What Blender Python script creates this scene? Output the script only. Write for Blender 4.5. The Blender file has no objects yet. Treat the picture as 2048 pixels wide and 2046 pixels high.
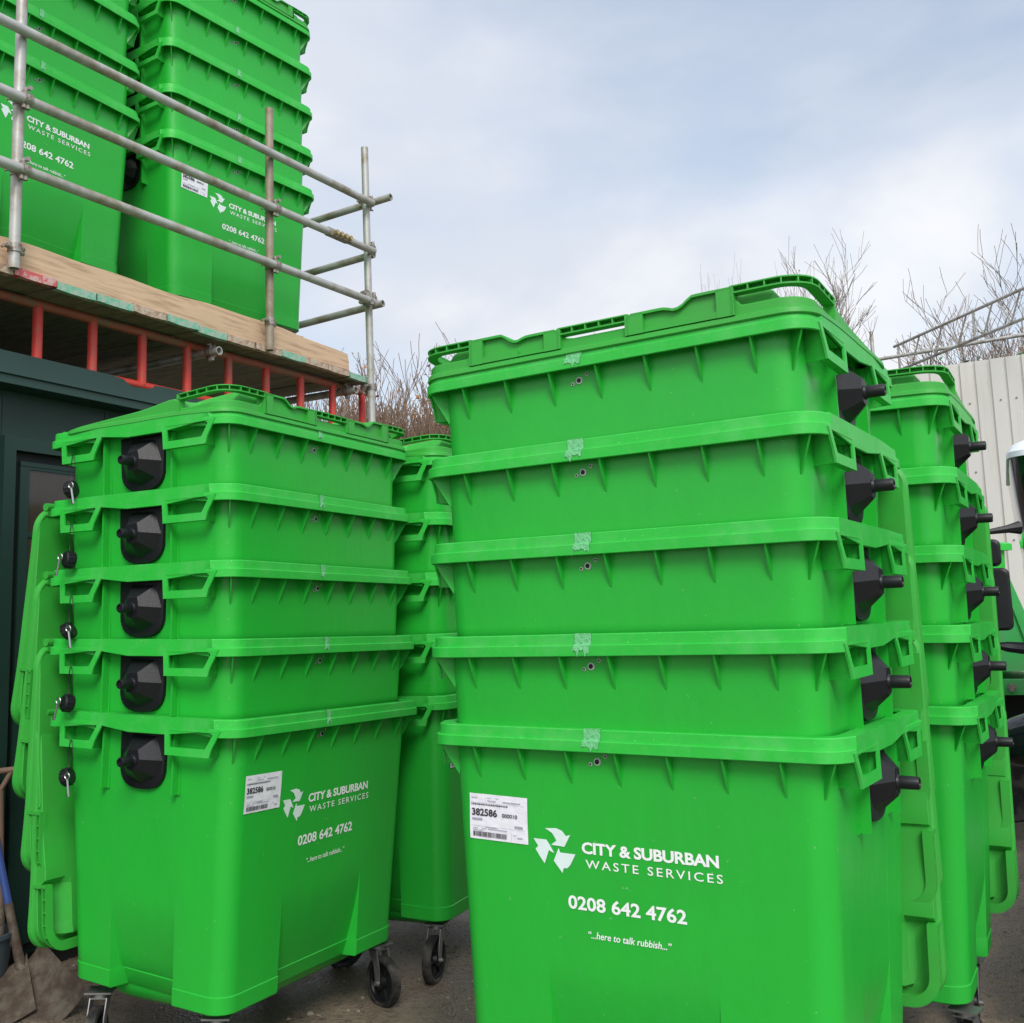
import bpy, bmesh, math, random
from mathutils import Vector, Matrix, noise
R = math.radians
S = bpy.context.scene
COL = S.collection

# ------------------------------------------------------------------ camera
cam = bpy.data.cameras.new("camera")
cam.sensor_width = 36.0
cam.lens = 36.0 * 2112.02 / 2048
cam.shift_y = -67.56 / 2048
cam.clip_end = 2000
camo = bpy.data.objects.new("camera", cam)
COL.objects.link(camo)
PIT, ROL = 0.1328, 0.0313
d0 = Vector((0, math.cos(PIT), math.sin(PIT)))
u0 = Vector((0, -math.sin(PIT), math.cos(PIT)))
r0 = Vector((1, 0, 0))
rr = r0 * math.cos(ROL) - u0 * math.sin(ROL)
uu = r0 * math.sin(ROL) + u0 * math.cos(ROL)
m = Matrix((rr, uu, -d0)).transposed().to_4x4()
m.translation = Vector((0, 0, 1.73))
camo.matrix_world = m
S.camera = camo

# ------------------------------------------------------------------ sky, sun, exposure
SUN_DIR = Vector((0.14, -0.78, 0.68)).normalized()      # towards the sun, behind the camera
w = bpy.data.worlds.new("World")
S.world = w
w.use_nodes = True
nt = w.node_tree
N, L = nt.nodes, nt.links
bg = N["Background"]
bg.inputs[1].default_value = 0.12
sky = N.new("ShaderNodeTexSky")
sky.sky_type = 'NISHITA'
sky.sun_disc = False
sky.sun_elevation = math.asin(SUN_DIR.z)
sky.sun_rotation = math.atan2(SUN_DIR.x, SUN_DIR.y)
sky.air_density = 1.2
sky.dust_density = 1.5
tc = N.new("ShaderNodeTexCoord")
mp = N.new("ShaderNodeMapping")
mp.inputs['Location'].default_value = (0.9, 5.3, -0.4)
mp.inputs['Scale'].default_value = (1.0, 1.0, 1.9)
L.new(tc.outputs['Generated'], mp.inputs[0])
def wnoise(scale, detail, rough, dist):
    n = N.new("ShaderNodeTexNoise")
    n.inputs['Scale'].default_value = scale
    n.inputs['Detail'].default_value = detail
    n.inputs['Roughness'].default_value = rough
    n.inputs['Distortion'].default_value = dist
    L.new(mp.outputs[0], n.inputs['Vector'])
    return n
def wramp(src, stops):
    r = N.new("ShaderNodeValToRGB")
    r.color_ramp.interpolation = 'EASE'
    e = r.color_ramp.elements
    e[0].position, e[0].color = stops[0]
    e[1].position, e[1].color = stops[-1]
    for p, c in stops[1:-1]:
        x = e.new(p); x.color = c
    L.new(src, r.inputs[0])
    return r
n1 = wnoise(2.4, 6, 0.5, 0.2)
n2 = wnoise(1.7, 6, 0.5, 0.25)
n2.inputs['Scale'].default_value = 1.9
cloudcol = wramp(n2.outputs['Fac'], [(0.28, (0.49, 0.565, 0.70, 1)), (0.46, (0.70, 0.755, 0.855, 1)), (0.63, (0.93, 0.94, 0.97, 1))])
gain = N.new("ShaderNodeMixRGB"); gain.blend_type = 'MULTIPLY'; gain.inputs[0].default_value = 1
L.new(cloudcol.outputs[0], gain.inputs[1])
# the cloud deck is brightest round the hidden sun, behind the camera
dot = N.new("ShaderNodeVectorMath"); dot.operation = 'DOT_PRODUCT'
L.new(tc.outputs['Generated'], dot.inputs[0]); dot.inputs[1].default_value = SUN_DIR
mr = N.new("ShaderNodeMapRange")
mr.inputs[1].default_value = 0.0; mr.inputs[2].default_value = 1.0
mr.inputs[3].default_value = 0.0; mr.inputs[4].default_value = 1.0
L.new(dot.outputs['Value'], mr.inputs[0])
SKY_BASE, SKY_GLOW = 8.3, 5.0
ma = N.new("ShaderNodeMath"); ma.operation = 'MULTIPLY_ADD'
L.new(mr.outputs[0], ma.inputs[0]); ma.inputs[1].default_value = SKY_GLOW; ma.inputs[2].default_value = SKY_BASE
L.new(ma.outputs[0], gain.inputs[2])
mask = wramp(n1.outputs['Fac'], [(0.30, (0.55, 0.55, 0.55, 1)), (0.58, (1, 1, 1, 1))])
skyg = N.new("ShaderNodeMixRGB"); skyg.blend_type = 'MULTIPLY'; skyg.inputs[0].default_value = 1
L.new(sky.outputs[0], skyg.inputs[1]); skyg.inputs[2].default_value = (1.5, 1.5, 1.5, 1)
mix = N.new("ShaderNodeMixRGB")
L.new(mask.outputs[0], mix.inputs[0]); L.new(skyg.outputs[0], mix.inputs[1]); L.new(gain.outputs[0], mix.inputs[2])
L.new(mix.outputs[0], bg.inputs[0])

sun = bpy.data.lights.new("sun", 'SUN')
sun.energy = 2.3
sun.angle = R(22)
sun.color = (1.0, 0.96, 0.90)
so = bpy.data.objects.new("sun", sun)
COL.objects.link(so)
so.rotation_euler = SUN_DIR.to_track_quat('Z', 'Y').to_euler()
S.view_settings.view_transform = 'Standard'
S.view_settings.look = 'None'
S.view_settings.gamma = 1
S.view_settings.exposure = 0.05

# ------------------------------------------------------------------ materials
MATS = {}
def mat(name, col, rough=0.5, metal=0.0, var=0.0, vscale=6.0, bump=0.0, bscale=40.0, spec=0.5, col2=None, cscale=5.0, cedge=(0.45, 0.6), objvar=0.0, rvar=0.0, stretch=None, coat=0.0, specks=None):
    mt = bpy.data.materials.new(name)
    mt.use_nodes = True
    t = mt.node_tree; n, l = t.nodes, t.links
    b = n["Principled BSDF"]
    b.inputs['Base Color'].default_value = (*col, 1)
    b.inputs['Roughness'].default_value = rough
    b.inputs['Metallic'].default_value = metal
    b.inputs['Specular IOR Level'].default_value = spec
    if coat: b.inputs['Coat Weight'].default_value = coat
    co = n.new("ShaderNodeTexCoord")
    vec = co.outputs['Object']
    if stretch:
        mpg = n.new("ShaderNodeMapping"); mpg.inputs['Scale'].default_value = stretch
        l.new(vec, mpg.inputs[0]); vec = mpg.outputs[0]
    def noi(sc, det=4, ro=0.55):
        x = n.new("ShaderNodeTexNoise"); x.inputs['Scale'].default_value = sc
        x.inputs['Detail'].default_value = det; x.inputs['Roughness'].default_value = ro
        l.new(vec, x.inputs['Vector']); return x
    cur = None
    if col2 is not None:
        x = noi(cscale, 8, 0.62)
        r = n.new("ShaderNodeValToRGB")
        r.color_ramp.elements[0].position = cedge[0]; r.color_ramp.elements[0].color = (*col, 1)
        r.color_ramp.elements[1].position = cedge[1]; r.color_ramp.elements[1].color = (*col2, 1)
        l.new(x.outputs['Fac'], r.inputs[0]); cur = r.outputs[0]
    if var or objvar:
        h = n.new("ShaderNodeHueSaturation")
        if cur is None: h.inputs['Color'].default_value = (*col, 1)
        else: l.new(cur, h.inputs['Color'])
        a = n.new("ShaderNodeMath"); a.operation = 'MULTIPLY_ADD'
        x = noi(vscale); l.new(x.outputs['Fac'], a.inputs[0]); a.inputs[1].default_value = 2 * var; a.inputs[2].default_value = 1 - var
        if objvar:
            oi = n.new("ShaderNodeObjectInfo")
            a2 = n.new("ShaderNodeMath"); a2.operation = 'MULTIPLY_ADD'
            l.new(oi.outputs['Random'], a2.inputs[0]); a2.inputs[1].default_value = objvar; l.new(a.outputs[0], a2.inputs[2])
            l.new(a2.outputs[0], h.inputs['Value'])
        else: l.new(a.outputs[0], h.inputs['Value'])
        cur = h.outputs[0]
    if specks:
        # small pale scuffs and dried drops scattered over the surface
        x = n.new("ShaderNodeTexNoise"); x.inputs['Scale'].default_value = specks[1]; x.inputs['Detail'].default_value = 3
        l.new(co.outputs['Object'], x.inputs['Vector'])
        r = n.new("ShaderNodeMapRange"); r.inputs[1].default_value = specks[2]; r.inputs[2].default_value = specks[2] + 0.05; r.inputs[4].default_value = specks[3]
        l.new(x.outputs['Fac'], r.inputs[0])
        mx = n.new("ShaderNodeMixRGB"); l.new(r.outputs[0], mx.inputs[0]); mx.inputs[2].default_value = (*specks[0], 1)
        if cur is None: mx.inputs[1].default_value = (*col, 1)
        else: l.new(cur, mx.inputs[1])
        cur = mx.outputs[0]
    if cur is not None: l.new(cur, b.inputs['Base Color'])
    if rvar:
        x = noi(vscale * 1.7, 6, 0.6)
        a = n.new("ShaderNodeMath"); a.operation = 'MULTIPLY_ADD'
        l.new(x.outputs['Fac'], a.inputs[0]); a.inputs[1].default_value = 2 * rvar; a.inputs[2].default_value = rough - rvar
        l.new(a.outputs[0], b.inputs['Roughness'])
    if bump:
        x = noi(bscale, 6, 0.6)
        bp = n.new("ShaderNodeBump"); bp.inputs['Strength'].default_value = bump; bp.inputs['Distance'].default_value = 0.02
        l.new(x.outputs['Fac'], bp.inputs['Height']); l.new(bp.outputs[0], b.inputs['Normal'])
    MATS[name] = mt
    return mt

GREEN = (0.018, 0.41, 0.036)
M_body = mat("green_plastic", GREEN, 0.33, var=0.07, vscale=2.2, bump=0.22, bscale=2.6, spec=0.40, rvar=0.09, objvar=0.05, col2=(0.022, 0.365, 0.040), cscale=1.4, cedge=(0.45, 0.75), stretch=(1.6, 1.6, 0.7), specks=((0.20, 0.50, 0.22), 55, 0.715, 0.7))
M_rim = mat("green_plastic_rim", (0.024, 0.45, 0.045), 0.42, var=0.07, vscale=9, bump=0.06, bscale=60, rvar=0.09, spec=0.34, objvar=0.06, col2=(0.075, 0.47, 0.095), cscale=11, cedge=(0.48, 0.8), specks=((0.30, 0.58, 0.32), 80, 0.70, 0.6))
M_lid = mat("green_plastic_lid", (0.034, 0.38, 0.042), 0.46, var=0.08, vscale=5, bump=0.05, bscale=8, rvar=0.08, spec=0.34, col2=(0.05, 0.33, 0.05), cscale=3.0, cedge=(0.4, 0.7))
M_black = mat("black_plastic", (0.008, 0.009, 0.011), 0.42, spec=0.35, var=0.2, bump=0.06, bscale=90, rvar=0.1)
M_white = mat("white_print", (0.84, 0.88, 0.86), 0.5, var=0.06, vscale=60)
M_logo = mat("pale_print", (0.70, 0.84, 0.80), 0.4, var=0.08, vscale=20)
M_paper = mat("label_paper", (0.80, 0.80, 0.86), 0.55, bump=0.25, bscale=22)
M_ink = mat("label_ink", (0.03, 0.03, 0.04), 0.6)
M_inkpale = mat("label_ink_pale", (0.32, 0.32, 0.40), 0.6)
M_steel = mat("zinc_steel", (0.50, 0.50, 0.51), 0.34, metal=1.0, rvar=0.1, vscale=20)
M_fork = mat("dull_zinc_fork", (0.30, 0.30, 0.30), 0.45, metal=0.8, var=0.3, vscale=18, rvar=0.1)
M_lockring = mat("lock_ring", (0.42, 0.52, 0.42), 0.35)
M_rubber = mat("castor_rubber", (0.016, 0.016, 0.016), 0.7, var=0.25, vscale=20, col2=(0.07, 0.062, 0.054), cscale=9, spec=0.3)
M_tape = mat("clear_tape", (0.15, 0.53, 0.22), 0.18, bump=0.5, bscale=60, var=0.15, vscale=70)
M_galv = mat("galvanised_tube", (0.44, 0.44, 0.42), 0.5, metal=0.35, var=0.3, vscale=5, col2=(0.27, 0.22, 0.15), cscale=6, cedge=(0.47, 0.68), bump=0.05, bscale=60)
M_brown = mat("stained_tube", (0.30, 0.25, 0.19), 0.6, metal=0.2, var=0.3, vscale=6, col2=(0.20, 0.14, 0.09), cscale=9, cedge=(0.45, 0.65))
M_coup = mat("coupler_steel", (0.36, 0.34, 0.30), 0.5, metal=0.6, var=0.3, vscale=20, col2=(0.16, 0.08, 0.05), cscale=25, cedge=(0.45, 0.65))
M_brass = mat("coupler_nuts", (0.55, 0.42, 0.22), 0.4, metal=0.8, var=0.2, vscale=20)
M_red = mat("red_paint", (0.62, 0.045, 0.03), 0.45, var=0.15, vscale=6, col2=(0.34, 0.10, 0.07), cscale=6, cedge=(0.5, 0.72))
M_redchord = mat("faded_red_paint", (0.36, 0.085, 0.06), 0.6, var=0.2, vscale=6, col2=(0.22, 0.12, 0.08), cscale=7)
M_wood = mat("toe_board_wood", (0.60, 0.41, 0.27), 0.78, var=0.12, vscale=2, col2=(0.34, 0.21, 0.125), cscale=3.2, cedge=(0.48, 0.72), stretch=(1.0, 9, 14), bump=0.06, bscale=8)
M_board = mat("weathered_board", (0.21, 0.19, 0.135), 0.85, var=0.2, vscale=4, col2=(0.12, 0.108, 0.075), cscale=4, stretch=(6, 1, 6), bump=0.2, bscale=12)
M_bandg = mat("band_green", (0.16, 0.44, 0.30), 0.5, col2=(0.36, 0.44, 0.36), cscale=28, cedge=(0.46, 0.56), bump=0.3, bscale=70)
M_bandp = mat("band_galvanised", (0.46, 0.50, 0.42), 0.5, col2=(0.28, 0.36, 0.28), cscale=30, cedge=(0.46, 0.58), bump=0.3, bscale=70)
M_bandt = mat("band_rusty", (0.50, 0.40, 0.31), 0.6, col2=(0.36, 0.23, 0.16), cscale=30, cedge=(0.46, 0.58), bump=0.3, bscale=70)
M_bandr = mat("band_red", (0.60, 0.10, 0.10), 0.5, col2=(0.58, 0.36, 0.34), cscale=18, cedge=(0.48, 0.55), bump=0.3, bscale=70)
M_cabin = mat("dark_green_steel", (0.011, 0.034, 0.026), 0.45, spec=0.35, var=0.15, vscale=2.5, bump=0.03, bscale=3, rvar=0.08)
M_fascia = mat("dark_green_fascia", (0.019, 0.050, 0.041), 0.42, spec=0.4, var=0.12, vscale=2, bump=0.03, bscale=3)
M_glass = mat("dark_window_glass", (0.045, 0.034, 0.026), 0.12, var=0.3, vscale=5)
M_gap = mat("door_seal_black", (0.006, 0.007, 0.007), 0.7)  # even near-black for the door seal, cabin skids and hopper chassis
M_clad = mat("pale_cladding", (0.60, 0.595, 0.55), 0.55, var=0.06, vscale=0.6, col2=(0.52, 0.495, 0.43), cscale=2.2, cedge=(0.5, 0.8), stretch=(3, 3, 0.25))
M_screw = mat("cladding_screw", (0.20, 0.19, 0.17), 0.5)
M_bark = mat("bark", (0.20, 0.155, 0.125), 0.9, var=0.25, vscale=3)
M_twig = mat("brown_twigs", (0.24, 0.165, 0.115), 0.9, var=0.3, vscale=1.2)
M_leaf = mat("autumn_leaf", (0.34, 0.15, 0.045), 0.8, var=0.4, vscale=2)
M_ivy = mat("ivy_leaf", (0.07, 0.15, 0.035), 0.6, var=0.4, vscale=3)
M_blue = mat("blue_shaft", (0.035, 0.075, 0.26), 0.45, var=0.2, vscale=9)
M_shaft = mat("worn_wood_shaft", (0.15, 0.095, 0.065), 0.75, var=0.3, vscale=9)
M_rust = mat("muddy_steel", (0.075, 0.052, 0.036), 0.7, metal=0.2, var=0.3, vscale=9, col2=(0.14, 0.118, 0.09), cscale=13, cedge=(0.42, 0.62), bump=0.4, bscale=30)
M_bucket = mat("grey_blue_plastic", (0.05, 0.075, 0.09), 0.6, var=0.2)
M_cab = mat("truck_green_paint", (0.012, 0.075, 0.03), 0.22, var=0.1, coat=0.5)
M_cabblack = mat("truck_black_glass", (0.006, 0.008, 0.010), 0.06, spec=0.6)
M_cabwhite = mat("truck_white_roof", (0.74, 0.78, 0.84), 0.35)
M_hopper = mat("hopper_green_paint", (0.05, 0.42, 0.10), 0.45, var=0.2, vscale=2.5, col2=(0.09, 0.32, 0.12), cscale=2.5)
M_chrome = mat("chrome_strip", (0.5, 0.52, 0.58), 0.2, metal=1.0)

# ------------------------------------------------------------------ mesh helpers
class MB:
    def __init__(s): s.v = []; s.f = []
    def add(s, vs, fs):
        o = len(s.v); s.v += [tuple(x) for x in vs]; s.f += [tuple(i + o for i in f) for f in fs]
    def box(s, x0, x1, y0, y1, z0, z1):
        s.add([(x0, y0, z0), (x1, y0, z0), (x1, y1, z0), (x0, y1, z0), (x0, y0, z1), (x1, y0, z1), (x1, y1, z1), (x0, y1, z1)],
              [(0, 3, 2, 1), (4, 5, 6, 7), (0, 1, 5, 4), (1, 2, 6, 5), (2, 3, 7, 6), (3, 0, 4, 7)])
    def loft(s, rings, closed=True, cap0=False, cap1=False):
        n = len(rings[0]); o = len(s.v)
        for r in rings: s.v += [tuple(p) for p in r]
        for k in range(len(rings) - 1):
            for i in range(n if closed else n - 1):
                j = (i + 1) % n
                s.f.append((o + k * n + i, o + k * n + j, o + (k + 1) * n + j, o + (k + 1) * n + i))
        if cap0: s.f.append(tuple(o + i for i in reversed(range(n))))
        if cap1: s.f.append(tuple(o + (len(rings) - 1) * n + i for i in range(n)))
    def tube(s, p0, p1, r0, r1=None, n=12, cap=True, hollow=0.0):
        p0, p1 = Vector(p0), Vector(p1); r1 = r0 if r1 is None else r1
        d = (p1 - p0).normalized()
        a = d.orthogonal().normalized(); b = d.cross(a)
        def ring(p, r): return [p + a * (r * math.cos(2 * math.pi * i / n)) + b * (r * math.sin(2 * math.pi * i / n)) for i in range(n)]
        if hollow:
            s.loft([ring(p0 + d * 0.06, r0 - hollow), ring(p0, r0 - hollow), ring(p0, r0), ring(p1, r1), ring(p1, r1 - hollow), ring(p1 - d * 0.06, r1 - hollow)], cap0=True, cap1=True)
        else: s.loft([ring(p0, r0), ring(p1, r1)], cap0=cap, cap1=cap)
    def path(s, pts, r, n=8):
        rings = []
        pts = [Vector(p) for p in pts]
        a = None
        for i, p in enumerate(pts):
            d = (pts[min(i + 1, len(pts) - 1)] - pts[max(i - 1, 0)]).normalized()
            a = d.orthogonal().normalized() if a is None else (a - d * a.dot(d)).normalized()
            b = d.cross(a)
            q = r[i] if isinstance(r, (list, tuple)) else r
            rings.append([p + a * (q * math.cos(2 * math.pi * k / n)) + b * (q * math.sin(2 * math.pi * k / n)) for k in range(n)])
        s.loft(rings, cap0=True, cap1=True)
    def prism(s, poly, ax, t0, t1):
        """polygon given in the two other axes, extruded along ax"""
        def P(a, b, t): return (t, a, b) if ax == 'x' else ((a, t, b) if ax == 'y' else (a, b, t))
        s.loft([[P(a, b, t0) for a, b in poly], [P(a, b, t1) for a, b in poly]], cap0=True, cap1=True)
    def mesh(s, name, mt, smooth=35):
        me = bpy.data.meshes.new(name)
        me.from_pydata(s.v, [], s.f)
        bm = bmesh.new(); bm.from_mesh(me)
        bmesh.ops.recalc_face_normals(bm, faces=bm.faces)
        bm.to_mesh(me); bm.free()
        if mt: me.materials.append(mt)
        if smooth:
            me.polygons.foreach_set('use_smooth', [True] * len(me.polygons))
            me.set_sharp_from_angle(angle=R(smooth))
        me.update()
        return me

def link(name, me, parent=None):
    o = bpy.data.objects.new(name, me); COL.objects.link(o)
    if parent: o.parent = parent
    return o
def thing(name, label, cat, mtx=None, group=None, me=None):
    o = bpy.data.objects.new(name, me); COL.objects.link(o)
    if mtx is not None: o.matrix_world = mtx
    o['label'] = label; o['category'] = cat
    if group: o['group'] = group
    if me is None: o.empty_display_size = 0.1
    return o
def structure(name, me, mtx=None):
    o = bpy.data.objects.new(name, me); COL.objects.link(o); o['kind'] = 'structure'
    if mtx is not None: o.matrix_world = mtx
    return o

def rrect(x0, x1, y0, y1, r, seg=6, xs=(), ys=(), rb=None):
    """rounded rectangle, counter-clockwise from the front left corner; xs / ys are stops (fractions) along the sides"""
    pts = []
    rb = r if rb is None else rb
    def arc(cx, cy, a0, r):
        for i in range(seg + 1):
            a = R(a0 + 90 * i / seg); pts.append((cx + r * math.cos(a), cy + r * math.sin(a)))
    arc(x0 + r, y0 + r, 180, r)
    for f in xs: pts.append((x0 + r + (x1 - x0 - 2 * r) * f, y0))
    arc(x1 - r, y0 + r, 270, r)
    for f in ys: pts.append((x1, y0 + r + (y1 - y0 - r - rb) * f))
    arc(x1 - rb, y1 - rb, 0, rb)
    for f in xs: pts.append((x1 - rb - (x1 - x0 - 2 * rb) * f, y1))
    arc(x0 + rb, y1 - rb, 90, rb)
    for f in ys: pts.append((x0, y1 - rb - (y1 - y0 - r - rb) * f))
    return pts

def text_mesh(name, s, mt, width=None, height=None, spacing=1.0, bold=0.0, shear=0.0, thick=0.0008, res=3):
    cu = bpy.data.curves.new(name, 'FONT')
    cu.body = s; cu.space_character = spacing; cu.offset = bold; cu.shear = shear; cu.resolution_u = res
    cu.fill_mode = 'FRONT'
    o = bpy.data.objects.new(name, cu); COL.objects.link(o)
    dg = bpy.context.evaluated_depsgraph_get()
    me = bpy.data.meshes.new_from_object(o.evaluated_get(dg))
    bpy.data.objects.remove(o); bpy.data.curves.remove(cu)
    xs = [v.co.x for v in me.vertices]; ys = [v.co.y for v in me.vertices]
    x0, x1, y0, y1 = min(xs), max(xs), min(ys), max(ys)
    k = (width or 1) / (x1 - x0)
    ky = height / (y1 - y0) if height else k
    if not width: k = ky
    verts = [((v.co.x - x0) * k, (v.co.y - y0) * ky) for v in me.vertices]
    faces = [tuple(p.vertices) for p in me.polygons]
    bpy.data.meshes.remove(me)
    return verts, faces

# ------------------------------------------------------------------ ground
def ground():
    b = MB()
    n = 60
    def c(i): 
        t = (i / n) * 2 - 1
        return math.copysign(abs(t) ** 3, t) * 600
    rows = [[(c(i), c(j) + 6, 0) for i in range(n + 1)] for j in range(n + 1)]
    b.loft(rows, closed=False)
    mt = bpy.data.materials.new("wet_gritty_tarmac"); mt.use_nodes = True
    t = mt.node_tree; n_, l = t.nodes, t.links; bs = n_["Principled BSDF"]
    co = n_.new("ShaderNodeTexCoord")
    def noi(sc, det, ro):
        x = n_.new("ShaderNodeTexNoise"); x.inputs['Scale'].default_value = sc; x.inputs['Detail'].default_value = det; x.inputs['Roughness'].default_value = ro
        l.new(co.outputs['Object'], x.inputs['Vector']); return x
    a = noi(1.6, 8, 0.65)
    r = n_.new("ShaderNodeValToRGB")
    r.color_ramp.elements[0].position = 0.34; r.color_ramp.elements[0].color = (0.11, 0.083, 0.058, 1)
    r.color_ramp.elements[1].position = 0.66; r.color_ramp.elements[1].color = (0.28, 0.22, 0.155, 1)
    l.new(a.outputs['Fac'], r.inputs[0])
    v = n_.new("ShaderNodeTexVoronoi"); v.inputs['Scale'].default_value = 75
    l.new(co.outputs['Object'], v.inputs['Vector'])
    r2 = n_.new("ShaderNodeValToRGB")
    r2.color_ramp.elements[0].position = 0.0; r2.color_ramp.elements[0].color = (0.42, 0.36, 0.28, 1)
    r2.color_ramp.elements[1].position = 0.40; r2.color_ramp.elements[1].color = (0.06, 0.05, 0.04, 1)
    l.new(v.outputs['Distance'], r2.inputs[0])
    g = noi(28, 5, 0.7)
    r3 = n_.new("ShaderNodeValToRGB"); r3.color_ramp.elements[0].position = 0.5; r3.color_ramp.elements[1].position = 0.66
    l.new(g.outputs['Fac'], r3.inputs[0])
    mx = n_.new("ShaderNodeMixRGB"); l.new(r3.outputs[0], mx.inputs[0]); l.new(r.outputs[0], mx.inputs[1]); l.new(r2.outputs[0], mx.inputs[2])
    l.new(mx.outputs[0], bs.inputs['Base Color'])
    rg = n_.new("ShaderNodeMapRange"); rg.inputs[1].default_value = 0.35; rg.inputs[2].default_value = 0.65; rg.inputs[3].default_value = 0.42; rg.inputs[4].default_value = 0.85
    l.new(a.outputs['Fac'], rg.inputs[0]); l.new(rg.outputs[0], bs.inputs['Roughness'])
    bp = n_.new("ShaderNodeBump"); bp.inputs['Strength'].default_value = 0.7; bp.inputs['Distance'].default_value = 0.012
    ad = n_.new("ShaderNodeMath"); ad.operation = 'ADD'
    l.new(g.outputs['Fac'], ad.inputs[0]); l.new(v.outputs['Distance'], ad.inputs[1]); l.new(ad.outputs[0], bp.inputs['Height'])
    l.new(bp.outputs[0], bs.inputs['Normal'])
    structure("ground", b.mesh("ground", mt, 0))
    gv = MB(); rnd = random.Random(5)
    for _ in range(2600):
        x = rnd.uniform(-3.2, 4.5); y = rnd.uniform(3.8, 11); q = rnd.uniform(0.003, 0.011) * (1.6 if rnd.random() < 0.06 else 1)
        rot = rnd.uniform(0, 6.28); k = [rnd.uniform(0.6, 1.3) for _ in range(6)]
        ring = [(x + q * k[i] * math.cos(rot + i * 1.047), y + q * k[i] * math.sin(rot + i * 1.047), 0.001) for i in range(6)]
        top = [(x + (a_ - x) * 0.6, y + (b_ - y) * 0.6, q * 0.8) for a_, b_, _c in ring]
        gv.loft([ring, top], cap1=True)
    mg = mat("loose_grit", (0.26, 0.225, 0.18), 0.8, var=0.4, vscale=30)
    o = link("gravel", gv.mesh("gravel", mg, 0)); o['kind'] = 'stuff'
ground()

# ------------------------------------------------------------------ cabin (container) under the scaffold deck
PA = Vector((-2.49, 5.009, 0)); PW = 1.0786
PM = Matrix.Translation(PA) @ Matrix.Rotation(PW, 4, 'Z')     # local x runs along the deck edge, local y away from the yard
def cabin():
    o = thing("site_cabin", "dark green steel cabin with a framed glazed door below the scaffold deck", "cabin", PM)
    b = MB(); b.box(-4.2, 1.72, 0.35, 2.9, 0.12, 3.01)
    for x in (-0.02, 0.29, 0.95, 1.5): b.box(x, x + 0.006, 0.347, 0.35, 0.14, 2.99)
    link("wall", b.mesh("cabin_wall", M_cabin, 0), o)
    b = MB()
    # cornice: folded fascia with a step, and a dented top edge over u=0.8-1.1
    prof = [(0.20, 3.176), (0.195, 3.075), (0.19, 3.058), (0.204, 3.052), (0.204, 3.010), (0.35, 3.005)]
    xs = [-4.25 + i * 0.08 for i in range(76)]
    xs[-1] = 1.75
    rings = []
    for x in xs:
        dn = 0.03 * math.exp(-((x - 1.06) / 0.10) ** 2)
        rings.append([(x, y + (dn * 0.9 if i == 0 else 0), z - (dn * 0.6 if i == 0 else 0)) for i, (y, z) in enumerate(prof)])
    b.loft(rings, closed=False)
    b.box(-4.25, 1.75, 0.24, 2.95, 3.10, 3.168)
    b.box(1.735, 1.752, 0.19, 2.95, 3.005, 3.172)
    link("roof", b.mesh("cabin_roof", M_fascia, 25), o)
    # door
    f = MB()
    f.box(0.265, 0.335, 0.285, 0.35, 0.15, 2.755); f.box(0.335, 1.36, 0.285, 0.35, 2.685, 2.755); f.box(1.36, 1.42, 0.285, 0.35, 0.15, 2.755)
    dr = link("door_frame", f.mesh("door_frame", M_cabin, 0), o)
    g = MB(); g.box(0.335, 1.36, 0.335, 0.349, 0.15, 2.685)
    link("seal", g.mesh("door_seal", M_gap, 0), dr)
    d = MB()
    d.box(0.385, 0.44, 0.315, 0.338, 0.18, 2.635); d.box(1.27, 1.325, 0.315, 0.338, 0.18, 2.635); d.box(0.44, 1.27, 0.316, 0.337, 2.235, 2.262)
    d.box(0.44, 1.27, 0.315, 0.338, 2.595, 2.635); d.box(0.44, 1.27, 0.315, 0.338, 0.18, 0.98); d.box(0.385, 1.325, 0.311, 0.3145, 2.612, 2.622)
    door = link("door", d.mesh("door", M_cabin, 0), o)
    p = MB(); p.box(0.44, 1.27, 0.322, 0.330, 0.98, 2.595)
    link("window_pane", p.mesh("door_glass", M_glass, 0), door)
    h = MB(); h.path([(1.2, 0.315, 1.05), (1.2, 0.27, 1.05), (1.1, 0.27, 1.05)], 0.009)
    link("handle", h.mesh("door_handle", M_steel), door)
    # skids
    k = MB(); k.box(-4.2, 1.72, 0.4, 0.55, 0.0, 0.12); k.box(-4.2, 1.72, 2.6, 2.8, 0.0, 0.12)
    link("skid", k.mesh("cabin_skids", M_gap, 0), o)
cabin()

# ------------------------------------------------------------------ pale cladding wall, far right
def cladding():
    p0 = Vector((6.62, 16.0, 0)); dirv = Vector((0.967, -0.637, 0)).normalized()
    ang = math.atan2(dirv.y, dirv.x)
    M = Matrix.Translation(p0) @ Matrix.Rotation(ang, 4, 'Z')
    o = thing("cladding_wall", "pale cream ribbed metal cladding wall behind the right-hand bins", "wall", M)
    b = MB(); top = 5.39
    prof = []
    x = -1.4; pit = 0.2165
    while x < 9:
        prof += [(x, 0.0), (x + 0.160, 0.0), (x + 0.172, 0.030), (x + 0.205, 0.030)]
        x += pit
    b.loft([[(x_, y_, 0.02) for x_, y_ in prof], [(x_, y_, top) for x_, y_ in prof]], closed=False)
    b.box(-1.4, 9, 0.05, 0.12, 0.02, top - 0.02)
    link("sheeting", b.mesh("sheeting", M_clad, 20), o)
    s = MB()
    for zz in (4.75, 3.7, 2.65, 1.4):
        for k in range(42):
            if k % 3: s.tube((-1.4 + pit * k + 0.10, 0.0, zz), (-1.4 + pit * k + 0.10, -0.012, zz), 0.014, n=8)
    link("screws", s.mesh("screws", M_screw, 0), o)
cladding()

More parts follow.
